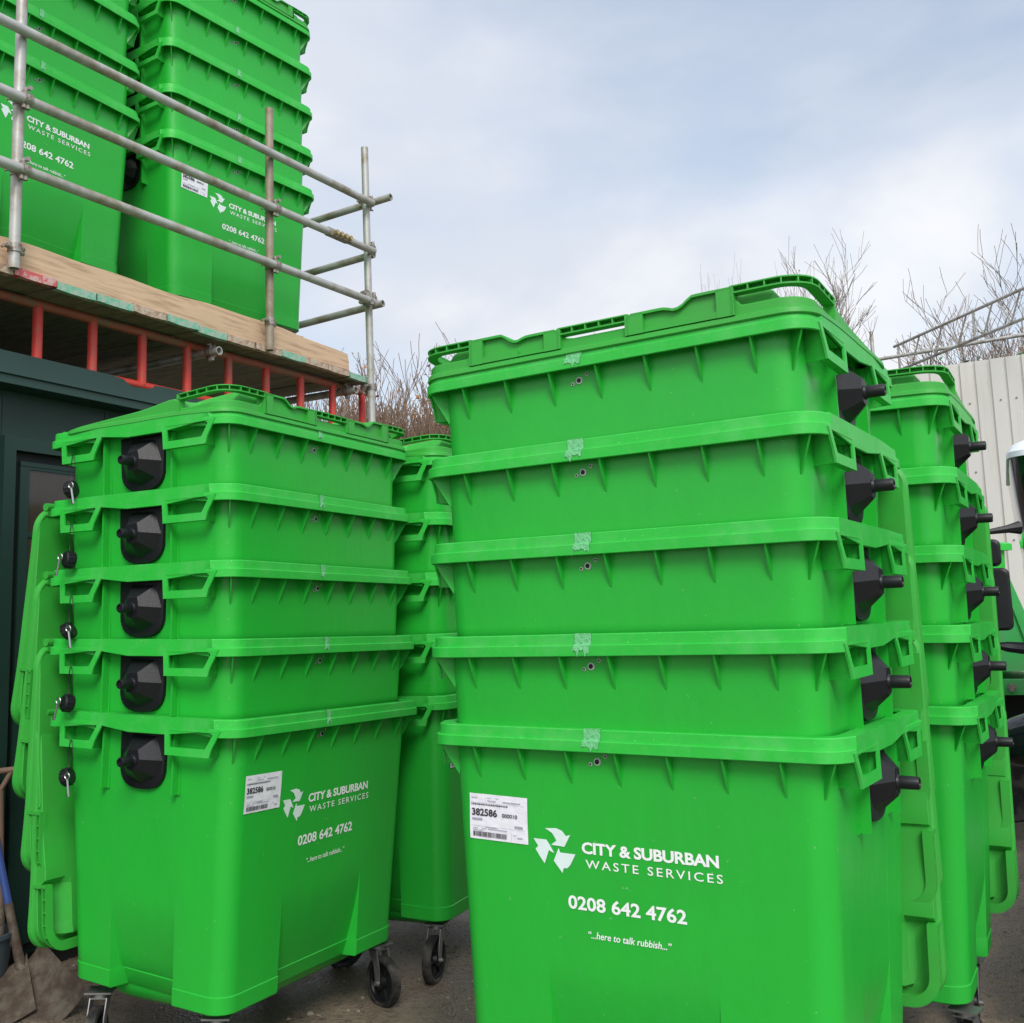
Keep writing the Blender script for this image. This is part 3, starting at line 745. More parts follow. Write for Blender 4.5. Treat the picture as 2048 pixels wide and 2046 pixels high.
HY, HZ = 0.888, 1.372         # lid hinge line
def mesh_lid(X0=0.664):
    """closed position, in bin coordinates minus hinge point"""
    b = MB()
    Y0, Y1, r = -0.034, 0.872, 0.085
    nx, ny = 56, 44
    def half(y):
        e = min(y - Y0, Y1 - y)
        return X0 - (r - math.sqrt(max(0, r * r - (r - e) ** 2)) if e < r else 0)
    def sm(a, c, t):
        t = max(0, min(1, (t - a) / (c - a))); return t * t * (3 - 2 * t)
    def top(x, y):
        ax = abs(x)
        fr = 1 - sm(0.15, 0.45, y)
        h = 1.384 + (0.86 - y) / 0.86 * 0.058
        h += 0.020 * sm(0.295, 0.335, ax) * fr
        corner = max(sm(X0 - 0.118, X0 - 0.085, ax) * (1 - sm(0.19, 0.24, y)), sm(X0 - 0.222, X0 - 0.200, ax) * (1 - sm(-0.012, 0.012, y)))
        h -= 0.056 * corner
        centre = (1 - sm(0.112, 0.125, ax)) * (1 - sm(0.035, 0.06, y))
        h -= 0.036 * centre
        dip = math.exp(-((ax - 0.275) / 0.022) ** 2) * (1 - sm(0.16, 0.24, y))
        h -= 0.010 * dip
        h -= 0.008 * sm(0.74, 0.87, y)
        return h
    ysv = [Y0 + (Y1 - Y0) * (0.5 - 0.5 * math.cos(math.pi * j / ny)) for j in range(ny + 1)]
    grid = [[(half(y) * (2 * i / nx - 1), y, top(half(y) * (2 * i / nx - 1), y)) for i in range(nx + 1)] for y in ysv]
    b.loft(grid, closed=False)
    loop = [(i, 0) for i in range(nx)] + [(nx, j) for j in range(ny)] + [(i, ny) for i in range(nx, 0, -1)] + [(0, j) for j in range(ny, 0, -1)]
    base = [grid[j][i] for i, j in loop]
    def off(k, z, add=0):
        out = []
        n = len(base)
        for q in range(n):
            a, c = base[q - 1], base[(q + 1) % n]
            t = Vector((c[0] - a[0], c[1] - a[1], 0)).normalized(); nn = Vector((t.y, -t.x, 0))
            f = max(0, min(1, (base[q][1] - 0.05) / 0.8))
            wav = (0.009 * math.sin(f * math.pi) + 0.002 * math.sin(f * 9)) if abs(base[q][0]) > 0.58 else 0
            out.append((base[q][0] + nn.x * k, base[q][1] + nn.y * k, (z if z is not None else base[q][2] + add) + (wav if z is not None else 0)))
        return out
    b.loft([base, off(0.002, None, -0.004), off(0.002, 1.3805), off(0.009, 1.3775), off(0.013, 1.374), off(0.0150, 1.360), off(0.012, 1.357), off(0.008, 1.357), off(0.004, 1.370)])
    # inner skin, so that the lid has an underside
    b.loft([[(x, y, z - 0.012) for x, y, z in row] for row in grid], closed=False)
    # fascia: ledge over the dips, pillars, rims of the pockets
    def ledge(x0, x1):
        n = 22; rings = []
        for k in range(n + 1):
            x = x0 + (x1 - x0) * k / n; h = top(x, 0.02) + 0.003
            rings.append([(x, -0.050, h - 0.008), (x, -0.050, h), (x, 0.01, h + 0.001), (x, 0.01, h - 0.008)])
        b.loft(rings, cap0=True, cap1=True)
    for s in (-1, 1):
        a, c = sorted((s * 0.118, s * 0.452)); ledge(a, c)
        for x0, x1 in ((0.118, 0.172), (0.405, 0.455)):
            p, q = sorted((s * x0, s * x1)); zt = top((p + q) / 2, 0.02)
            b.prism([(-0.050, 1.378), (-0.050, zt), (-0.03, zt), (-0.03, 1.378)], 'x', p, q)
        p, q = sorted((s * 0.1725, s * 0.27)); b.prism([(-0.049, 1.379), (-0.049, 1.386), (-0.03, 1.386), (-0.03, 1.379)], 'x', p, q)
        p, q = sorted((s * 0.2705, s * 0.4045)); b.prism([(-0.049, 1.379), (-0.049, 1.398), (-0.03, 1.398), (-0.03, 1.379)], 'x', p, q)
    # hinge knuckles and the back flange
    for x in (-0.6, -0.35, 0.35, 0.6):
        b.tube((x - 0.035, HY, HZ), (x + 0.035, HY, HZ), 0.017, n=10); b.box(x - 0.03, x + 0.03, 0.85, HY, 1.364, 1.383)
    b.v = [(x, y - HY, z - HZ) for x, y, z in b.v]
    return b.mesh("bin_lid", M_lid, 26)

def mesh_grip(kind):
    """ladder-like grip rail of the lid front"""
    if kind == 0: pts = [(-0.118 + 0.236 * k / 12, -0.050) for k in range(13)]
    else:
        pts = [(0.452 + (0.575 - 0.452) * k / 5, -0.050) for k in range(5)]
        for k in range(11):
            a = R(-90 + 90 * k / 10); pts.append((0.575 + 0.102 * math.cos(a), 0.052 + 0.102 * math.sin(a)))
        pts += [(0.677, 0.052 + 0.155 * k / 5) for k in range(1, 6)]
        if kind < 0: pts = [(-x, y) for x, y in pts][::-1]
    b = MB()
    P = [Vector((x, y, 0)) for x, y in pts]
    T = []
    for i in range(len(P)):
        t = (P[min(i + 1, len(P) - 1)] - P[max(0, i - 1)]).normalized(); T.append(Vector((-t.y, t.x, 0)))   # inward
    H0 = 1.4455 if kind == 0 else 1.4665
    def htop(p): return H0 - max(0, p.y) * 0.065
    def strip(i0, i1, z0, z1):
        rings = []
        for p, n in zip(P, T):
            h = htop(p)
            rings.append([p + n * i0 + Vector((0, 0, h + z0)), p + n * i0 + Vector((0, 0, h + z1)), p + n * i1 + Vector((0, 0, h + z1)), p + n * i1 + Vector((0, 0, h + z0))])
        b.loft(rings, cap0=True, cap1=True)
    strip(0, 0.034, -0.004, 0.0)
    strip(0, 0.034, -0.024, -0.0195)
    strip(0.028, 0.033, -0.020, -0.003)
    # dividers at equal steps
    ln = [0]
    for i in range(1, len(P)): ln.append(ln[-1] + (P[i] - P[i - 1]).length)
    k = 0.0; step = ln[-1] / round(ln[-1] / 0.047)
    while k <= ln[-1] + 1e-6:
        i = max(1, next((j for j in range(1, len(P)) if ln[j] >= k - 1e-9), len(P) - 1))
        f = (k - ln[i - 1]) / (ln[i] - ln[i - 1]); p = P[i - 1].lerp(P[i], f); n = T[i - 1].lerp(T[i], f).normalized(); t = Vector((n.y, -n.x, 0)) * 0.0022
        h = htop(p)
        q = [p + n * 0.001 - t, p + n * 0.001 + t, p + n * 0.030 + t, p + n * 0.030 - t]
        b.loft([[v + Vector((0, 0, h - 0.022)) for v in q], [v + Vector((0, 0, h - 0.002)) for v in q]], cap0=True, cap1=True)
        k += step
    # legs at both ends down to the lid
    for j in (0, -1):
        p, n = P[j], T[j]; t = Vector((n.y, -n.x, 0)) * 0.006; h = htop(p)
        q = [p - t, p + t, p + n * 0.034 + t, p + n * 0.034 - t]
        b.loft([[v + Vector((0, 0, 1.378)) for v in q], [v + Vector((0, 0, h - 0.001)) for v in q]], cap0=True, cap1=True)
    b.v = [(x, y - HY, z - HZ) for x, y, z in b.v]
    return b.mesh("lid_grip", M_lid, 30)

def wall(verts, x, z, lift, rot=0.0):
    """flat (a, b) pattern onto the front wall at x, z (lower left corner)"""
    c, s = math.cos(rot), math.sin(rot)
    out = []
    for a, b_ in verts:
        X_, Z_ = x + a * c - b_ * s, z + a * s + b_ * c
        out.append((X_, yf(Z_) - lift, Z_))
    return out
def rect(a0, a1, b0, b1): return [(a0, b0), (a1, b0), (a1, b1), (a0, b1)], [(0, 1, 2, 3)]
def mesh_lettering(which):
    b = MB()
    for s, x, z, wd, ht, sp, bo, sh in ((("CITY & SUBURBAN", -0.141, 1.0065, 0.432, 0.0345, 0.97, 0.034, 0), ("WASTE SERVICES", -0.130, 0.9655, 0.430, 0.0245, 1.32, 0.006, 0)),
                                    (("0208 642 4762", -0.195, 0.8420, 0.381, 0.0405, 1.0, 0.024, 0),),
                                    (("\u201c...here to talk rubbish...\u201d", -0.131, 0.7650, 0.266, 0.0205, 1.0, 0.012, 0.2),))[which]:
        v, f = text_mesh("t", s, None, wd, ht, sp, bo, sh); b.add(wall(v, x, z, 0.0016), f)
    return b.mesh(("company_name", "phone_number", "slogan")[which], M_white, 0)
def mesh_logo():
    b = MB()
    cx, cz = -0.248, 0.918
    arrows = [[(565, 690), (620, 690), (648, 703), (666, 728), (686, 722), (656, 779), (592, 770), (619, 750), (600, 714)],
              [(507, 739), (570, 745), (583, 766), (606, 810), (580, 796), (557, 860), (536, 828), (515, 790), (529, 776)],
              [(628, 784), (635, 806), (707, 814), (682, 863), (667, 880), (648, 881), (642, 904), (602, 846)]]
    for a in arrows:
        q = [((x - 507) * 0.000722 - 0.308, 1.0705 - (y - 690 - 0.088 * (x - 565)) * 0.000615) for x, y in a]
        b.add(wall(q, 0, 0, 0.0016), [tuple(range(len(q)))])
    return b.mesh("recycling_logo", M_logo, 0)
LX, LZ, LW, LH, LR = -0.543, 1.019, 0.215, 0.147, R(-1.0)
def mesh_label():
    b = MB(); n = 10; rnd_ = random.Random(4)
    rows = []
    for j in range(7):
        row = []
        for i in range(n + 1):
            a, c = LW * i / n, 0.140 * j / 6
            p = wall([(a, c)], LX, LZ, 0.0022 + 0.0008 * math.sin(i * 1.7 + j * .9), LR)[0]
            row.append(p)
        rows.append(row)
    b.loft(rows, closed=False)
    return b.mesh("paper_label", M_paper, 60)
def mesh_label_print(pale):
    b = MB(); rnd_ = random.Random(8)
    def put(v, f): b.add(wall(v, LX, LZ, 0.0042, LR), f)
    def line(a0, a1, c0, h): put(*rect(a0, a1, c0, c0 + h))
    def txt(s, a, c, ht, wd=None, bold=0.0):
        v, f = text_mesh("t", s, None, wd, ht, 1.0, bold); put([(x + a, y + c) for x, y in v], f)
    if not pale:
        txt("382586", 0.009, 0.072, 0.023, 0.095, 0.03); txt("000010", 0.122, 0.073, 0.0125, 0.056, 0.02)
        x = 0.012
        while x < 0.138:
            wd = rnd_.choice([0.001, 0.0015, 0.0025, 0.0035]); line(x, x + wd, 0.008, 0.0155); x += wd + rnd_.choice([0.001, 0.0014, 0.002])
        # rows of unreadably small print
        x = 0.008
        while x < 0.142:
            wd = rnd_.uniform(0.003, 0.007); line(x, x + wd, 0.1055, 0.0042); x += wd + 0.0022
    else:
        for z0, x0, x1, hh in ((0.126, 0.008, 0.03, .003), (0.128, 0.068, 0.08, .002), (0.128, 0.10, 0.112, .002), (0.1185, 0.068, 0.10, .0032), (0.1175, 0.125, 0.19, .0042), (0.058, 0.009, 0.048, .007), (0.044, 0.168, 0.198, .008), (0.037, 0.06, 0.105, .0025), (0.0315, 0.012, 0.03, .003), (0.0315, 0.045, 0.062, .003), (0.0315, 0.07, 0.14, .003), (0.026, 0.012, 0.05, .0025), (0.014, 0.178, 0.196, .004), (0.022, 0.163, 0.175, .0022)):
            x = x0
            while x < x1:
                wd = rnd_.uniform(0.0015, 0.0045); line(x, min(x1, x + wd), z0, hh); x += wd + 0.0011
        for z0 in (0.1125, 0.040): line(0.006, 0.206, z0, 0.0006)
        line(0.155, 0.1556, 0.004, 0.026); line(0.062, 0.0626, 0.114, 0.02)
    return b.mesh("label_print", M_inkpale if pale else M_ink, 0)
def mesh_lock(kind):
    b = MB()
    def scr(x, z, r):
        y = yf(z)
        b.tube((x, y - 0.0005, z), (x, y - 0.003, z), r, r * 0.9, n=16)
    if kind == 0:
        for x, z, r in ((-0.075, 1.278, 0.0125), (-0.098, 1.270, 0.0065), (-0.047, 1.295, 0.0065)): scr(x, z, r)
        return b.mesh("lock_rim", M_lockring, 40)
    for x, z, r in ((-0.075, 1.278, 0.0072), (-0.098, 1.270, 0.0030), (-0.047, 1.295, 0.0030)):
        y = yf(z) - 0.0032; b.tube((x, y, z), (x, y - 0.0012, z), r, n=14)
    b.tube((-0.075, yf(1.278) - 0.004, 1.278), (-0.075, yf(1.278) - 0.0062, 1.278), 0.004, n=8)
    return b.mesh("lock_core", M_black, 0)
def mesh_tape(seed, short=False):
    rnd_ = random.Random(seed); b = MB(); rows = []
    x0 = -0.105 + rnd_.uniform(-.006, .006); wd = 0.030 if short else 0.056; n = 9
    lo = [(1.336 if short else 1.331) - (rnd_.uniform(0, 0.012) + (0.014 if rnd_.random() < 0.3 else 0)) for _ in range(n + 1)]
    for t in range(5):
        row = []
        for i in range(n + 1):
            x = x0 + wd * i / n + 0.004 * math.sin(t)
            if t == 0: p = (x, -0.020, RIMZ1 + 0.0015)
            elif t == 1: p = (x, -0.0435, RIMZ1 + 0.0012)
            elif t == 2: p = (x, -0.0440, 1.346)
            elif t == 3: p = (x, -0.0510, 1.342)
            else: p = (x + rnd_.uniform(-.002, .002), -0.0515 + rnd_.uniform(-.001, .001), lo[i])
            row.append(p)
        rows.append(row)
    b.loft(rows, closed=False)
    return b.mesh("tape", M_tape, 30)
def castor_meshes():
    # origin on the swivel axis at ground level; wheel trails along -y
    ty = MB(); n = 28; c = (0, -0.045, 0.1)
    def ring(x, r): return [(x, c[1] + r * math.cos(2 * math.pi * i / n), c[2] + r * math.sin(2 * math.pi * i / n)) for i in range(n)]
    ty.loft([ring(-0.018, 0.076), ring(-0.022, 0.088), ring(-0.017, 0.098), ring(0, 0.1), ring(0.017, 0.098), ring(0.022, 0.088), ring(0.018, 0.076)])
    hb = MB(); hb.loft([ring(-0.016, 0.079), ring(-0.016, 0.070), ring(-0.007, 0.066), ring(-0.007, 0.03), ring(-0.025, 0.026), ring(-0.026, 0.01)], cap1=True)
    hb.loft([ring(0.016, 0.079), ring(0.016, 0.070), ring(0.007, 0.066), ring(0.007, 0.03), ring(0.025, 0.026), ring(0.026, 0.01)], cap1=True)
    for k in range(6):
        a = 2 * math.pi * k / 6
        for sx in (-1, 1):
            hb.tube((sx * 0.009, c[1] + 0.028 * math.cos(a), c[2] + 0.028 * math.sin(a)), (sx * 0.009, c[1] + 0.068 * math.cos(a), c[2] + 0.068 * math.sin(a)), 0.006, n=5)
    fk = MB()
    for sx in (-1, 1):
        poly = [(0.028, 0.222), (-0.030, 0.222), (-0.052, 0.165), (-0.059, 0.100), (-0.052, 0.088), (-0.038, 0.088), (-0.031, 0.100), (-0.014, 0.165)]
        a_, b_ = sorted((sx * 0.029, sx * 0.033)); fk.prism(poly, 'x', a_, b_)
        fk.tube((sx * 0.026, -0.045, 0.1), (sx * 0.046, -0.045, 0.1), 0.009, n=8)
    fk.box(-0.033, 0.033, -0.030, 0.028, 0.218, 0.2225); fk.tube((0, 0, 0.222), (0, 0, 0.237), 0.030, n=16); fk.box(-0.05, 0.05, -0.04, 0.04, 0.237, 0.243)
    for q in (ty, hb, fk): q.v = [(x * 1.05, y * 1.12, z * 1.12) for x, y, z in q.v]
    return ty.mesh("tyre", M_rubber, 40), hb.mesh("hub", M_black, 30), fk.mesh("fork", M_fork, 30)

ME = dict(body=mesh_body(), nested=mesh_body(True), rim=mesh_rim(), lid=mesh_lid(),  g0=mesh_grip(0), gl=mesh_grip(-1), gr=mesh_grip(1), 
          l0=mesh_lettering(0), l1=mesh_lettering(1), l2=mesh_lettering(2), logo=mesh_logo(), label=mesh_label(), lp=mesh_label_print(False), lpp=mesh_label_print(True),
          lock0=mesh_lock(0), lock1=mesh_lock(1))
for sx in (-1, 1):
    ME['plate', sx] = mesh_plate(sx); ME['pin', sx] = mesh_pin(sx)
    ME['hf', sx] = mesh_handle(0.279, 0.062, sx); ME['hr', sx] = mesh_handle(0.842, 0.662, sx)
TAPES = [mesh_tape(s) for s in range(4)] + [mesh_tape(s, True) for s in range(4, 7)]
TYRE, HUB, FORK = castor_meshes()

def pose_matrix(q):
    return Matrix.Translation(Vector(q[:3])) @ Matrix.Rotation(q[3], 4, 'Z') @ Matrix.Rotation(q[5], 4, 'X') @ Matrix.Rotation(q[4], 4, 'Y')

NB = 0
def make_bin(q, label, group, lid=None, bottom=False, swivel=(0, 0, 0, 0), marks=True, tape=True, seed=0, lidy=0.0):
    """lid None = closed, else the fan angle of the lid hanging down behind"""
    global NB; NB += 1
    o = thing("wheeled_bin", label, "bin", pose_matrix(q), group)
    link("body", ME['body' if bottom else 'nested'], o); link("rim", ME['rim'], o)
    for sx in (-1, 1):
        link("handle", ME['hf', sx], o); link("handle", ME['hr', sx], o)
        p = link("trunnion_plate", ME['plate', sx], o); link("trunnion_pin", ME['pin', sx], p)
    ld = link("lid", ME['lid'], o)
    for k in ('g0', 'gl', 'gr'): link("grip", ME[k], ld)
    ld.location = (0, HY, HZ)
    if lid is not None: ld.rotation_euler = (R(90 + lid), 0, 0); ld.location = (0, 0.990 + lidy, HZ - 0.012)
    lk = link("lock", ME['lock0'], o); link("lock_core", ME['lock1'], lk)
    if tape: link("tape", TAPES[(NB + seed) % 4 if "big right" in group else 4 + NB % 3], o)
    if bottom:
        for (x, y), a in zip(((-0.495, 0.125), (0.555, 0.10), (0.495, 0.73), (-0.495, 0.73)), swivel):
            c = link("castor", FORK, o); c.location = (x, y, 0.0); c.rotation_euler = (0, 0, R(a))
            link("tyre", TYRE, c); link("hub", HUB, c)
        if marks:
            l = link("paper_label", ME['label'], o); link("print", ME['lp'], l); link("fine_print", ME['lpp'], l)
            link("recycling_logo", ME['logo'], o); link("company_name", ME['l0'], o); link("phone_number", ME['l1'], o); link("slogan", ME['l2'], o)
    return o

ORD = ["bottom", "second from bottom", "middle", "fourth from bottom", "top"]
def labels(where):
    return ["green wheeled bin with lettering at the bottom of the %s" % where,
            "green bin second from the bottom of the %s" % where,
            "middle green bin of the five in the %s" % where,
            "green bin just under the lidded top one of the %s" % where,
            "topmost green bin, lid shut, on the %s" % where]
FAN = {'A': (-3.0, 0.8, 6.0, 7.6), 'B': (0.0, 2.5, 4.0, 5.0)}
A = [(-0.8527, 4.5954, -0.0009, 1.1167, 0.0225, 0.0336), (-0.8418, 4.5948, 0.3019, 1.1167, 0.0164, 0.0204), (-0.8255, 4.6012, 0.6058, 1.1167, 0.0087, 0.0025), (-0.8217, 4.6058, 0.9049, 1.1167, 0.0016, -0.0021), (-0.8139, 4.6221, 1.2086, 1.1167, -0.0027, -0.0143)]
B = [(0.2811, 3.1983, 0.0206, -0.5549, 0.0067, -0.0076), (0.2885, 3.1915, 0.3030, -0.5549, -0.0012, 0.0023), (0.2811, 3.1937, 0.6047, -0.5549, 0.0036, -0.0056), (0.2834, 3.1920, 0.8938, -0.5549, -0.0004, -0.0040), (0.2850, 3.1873, 1.1872, -0.5549, -0.0086, -0.0153)]
C_ = [(-0.1298, 5.8419, -0.0040, 1.1742, -0.0054, -0.0026), (-0.1298, 5.8419, 0.2967, 1.1742, -0.0054, -0.0026), (-0.1298, 5.8419, 0.5974, 1.1742, -0.0054, -0.0026), (-0.1298, 5.8419, 0.8981, 1.1742, -0.0054, -0.0026), (-0.1298, 5.8419, 1.1988, 1.1742, -0.0054, -0.0026)]
D = [(1.0792, 4.3327, -0.0112, -0.5244, 0.0160, -0.0073), (1.0792, 4.3327, 0.2895, -0.5244, 0.0160, -0.0073), (1.0792, 4.3327, 0.5903, -0.5244, 0.0160, -0.0073), (1.0792, 4.3327, 0.8910, -0.5244, 0.0160, -0.0073), (1.0792, 4.3327, 1.1917, -0.5244, 0.0160, -0.0073)]
E_ = [(-1.7810, 6.9761, 3.5521, 0.9906, 0.0002, -0.0033), (-1.7851, 6.9670, 3.8580, 0.9906, -0.0015, -0.0031), (-1.7784, 6.9530, 4.1679, 0.9906, -0.0110, 0.0004), (-1.7753, 6.9439, 4.4734, 0.9906, -0.0182, 0.0017), (-1.7788, 6.9311, 4.7767, 0.9906, -0.0228, 0.0035)]
F_ = [(-2.6189, 5.7715, 3.6084, 1.0852, 0.0073, -0.0019), (-2.6137, 5.7649, 3.9133, 1.0852, -0.0044, 0.0001), (-2.6129, 5.7528, 4.2184, 1.0852, -0.0088, 0.0018), (-2.6152, 5.7631, 4.5148, 1.0852, 0.0000, 0.0000), (-2.6152, 5.7631, 4.8155, 1.0852, 0.0000, 0.0000)]
STACKS = [("left front stack", A, (-62, -21, 30, -60)), ("big right-hand front stack", B, (0, 30, 60, 20)), ("stack between the front stacks", C_, (-85, 60, 90, 30)),
          ("stack by the pale cladding", D, (20, 170, 0, 20)), ("right-hand deck stack", E_, (0, 0, 0, 0)), ("left-hand deck stack", F_, (0, 0, 0, 0))]
for where, poses, sw in STACKS:
    for k, q in enumerate(poses):
        make_bin(q, labels(where)[k], "green bins in the " + where, None if k == 4 else FAN['B' if poses in (B, D) else 'A'][k], k == 0, sw, seed=len(where), lidy=0.0)

# ------------------------------------------------------------------ keys on wire loops, left front stack
def keys():
    words = ["lowest", "second lowest", "middle", "second highest", "highest"]
    rr_ = [(-18, 0.052), (25, 0.0), (-30, 0.03), (20, 0.0), (-8, 0.05)]
    for k, q in enumerate(A):
        mtx = pose_matrix(q) @ Matrix.Translation((-0.688, 0.765, 1.250))
        o = thing("key_tag", "black cap and silver key hanging from the rear handle, %s on the left stack" % words[k], "key", mtx, "keys hanging on wire loops from the left stack")
        b = MB(); pts = []
        for i in range(25):
            a = 2 * math.pi * i / 24
            pts.append((-0.006 + 0.010 * math.sin(a), 0.022 * math.sin(a), -0.045 + 0.058 * math.cos(a) * 1.05 - (0.0)))
        b.path(pts, 0.0014, 6); b.path([(0.0, 0.0, 0.012), (-0.004, 0.014, 0.022), (-0.006, 0.026, 0.034)], 0.0014, 6)
        link("wire_loop", b.mesh("wire_loop", M_black), o)
        tl, dx = rr_[k]
        rx = Matrix.Translation((-0.012, 0.006, -0.128)) @ Matrix.Rotation(R(tl), 4, 'X') @ Matrix.Rotation(R(70 if k in (1, 3) else 20), 4, 'Z')
        b = MB(); n = 22
        def ring(y, r): return [(r * math.cos(2 * math.pi * i / n), y, r * math.sin(2 * math.pi * i / n)) for i in range(n)]
        b.loft([ring(-0.022, 0.022), ring(-0.022, 0.031), ring(-0.017, 0.034), ring(0.012, 0.034), ring(0.018, 0.028), ring(0.018, 0.0)], cap0=True)
        for i in range(14):
            a = 2 * math.pi * i / 14
            b.tube((0.034 * math.cos(a), -0.016, 0.034 * math.sin(a)), (0.034 * math.cos(a), 0.012, 0.034 * math.sin(a)), 0.0025, n=5)
        c = link("cap", b.mesh("cap", M_black, 30), o); c.matrix_local = rx
        b = MB()
        pr = []
        for i in range(19):
            a = 2 * math.pi * i / 18; pr.append((-0.014, 0.012 * math.cos(a), 0.012 * math.sin(a)))
        b.path(pr, 0.003, 6); b.tube((-0.014, 0, -0.010), (-0.014, 0, -0.078), 0.0042, n=8); b.box(-0.0165, -0.0115, -0.002, 0.009, -0.078, -0.068)
        ky = link("key", b.mesh("key", M_steel), o)
        ky.matrix_local = Matrix.Translation((-0.030, -0.012 + (0.03 if k in (1, 3) else -0.02), -0.118)) @ Matrix.Rotation(R(14 if k in (1, 3) else -12), 4, 'X')
keys()

# ------------------------------------------------------------------ shovels and bucket by the cabin
def shovel(name, top, neck, tip, width, label, mt_shaft, split):
    """straight shaft from top to neck, blade from neck to tip"""
    top, neck, tip = Vector(top), Vector(neck), Vector(tip)
    o = thing("shovel", label, "shovel", Matrix.Translation(neck), "shovels leaning by the cabin")
    t, e = top - neck, tip - neck
    b = MB(); b.path([t.normalized() * 0.18, t * 0.4, t * 0.9], [0.019, 0.018, 0.0185], n=12)
    link("shaft", b.mesh("shaft", mt_shaft), o)
    s = MB(); s.path([e.normalized() * 0.05, Vector((0, 0, 0)), t.normalized() * 0.08, t.normalized() * 0.30], [0.020, 0.024, 0.022, 0.020], n=12)
    link("socket", s.mesh("socket", M_rust), o)
    side = e.cross(Vector((0.4, -1, 0.3))).normalized(); nrm = side.cross(e).normalized()
    g = MB()
    hx = t.normalized(); sd = (Vector((1, 0.5, 0)) - hx * hx.dot(Vector((1, 0.5, 0)))).normalized()
    a, c = t * 0.9, t
    g.path([a, a + hx * 0.03 + sd * 0.02, c + sd * 0.055], 0.012); g.path([a, a + hx * 0.03 - sd * 0.02, c - sd * 0.055], 0.012); g.tube(c - sd * 0.065, c + sd * 0.065, 0.015)
    link("grip", g.mesh("grip", M_shaft), o)
    bl = MB(); rows = []; n = 10
    for j in range(9):
        f = j / 8; row = []
        for i in range(n + 1):
            u = 2 * i / n - 1
            wd = width * (0.5 - 0.02 * f)
            row.append(e * (0.02 + 0.98 * f) + side * (u * wd) + nrm * (0.035 * u * u * (1 - 0.4 * f) + 0.02 * math.sin(f * 3)))
        rows.append(row)
    bl.loft(rows, closed=False); bl.loft([[p - nrm * 0.003 for p in r_] for r_ in rows], closed=False)
    link("blade", bl.mesh("blade", M_rust, 40), o)
shovel("blue", (-2.63, 5.27, 1.12), (-2.42, 5.30, 0.16), (-2.09, 5.04, 0.01), 0.27, "muddy square-bladed shovel with a blue shaft leaning by the cabin", M_blue, 0.7)
shovel("wood", (-2.55, 5.30, 1.07), (-2.53, 5.33, 0.14), (-2.33, 5.00, 0.0), 0.25, "rusty shovel with a worn wooden shaft behind the blue one", M_shaft, 0.7)
def bucket():
    b = MB(); n = 24
    def ring(r, z): return [(r * math.cos(2 * math.pi * i / n), r * math.sin(2 * math.pi * i / n), z) for i in range(n)]
    b.loft([ring(0.12, 0.02), ring(0.125, 0.0), ring(0.165, 0.30), ring(0.175, 0.30), ring(0.175, 0.32), ring(0.160, 0.32), ring(0.12, 0.02)], cap1=True)
    o = thing("bucket", "grey-blue plastic bucket at the left edge behind the shovels", "bucket", Matrix.Translation((-2.63, 5.28, 0.0)))
    link("pail", b.mesh("pail", M_bucket, 40), o)
    h = MB(); h.path([(0.168 * math.cos(R(a)), 0.168 * math.sin(R(a)) * 0.3, 0.30 - 0.12 * math.sin(R(a))) for a in range(0, 181, 15)], 0.004)
    link("handle", h.mesh("bucket_handle", M_steel), o)
bucket()

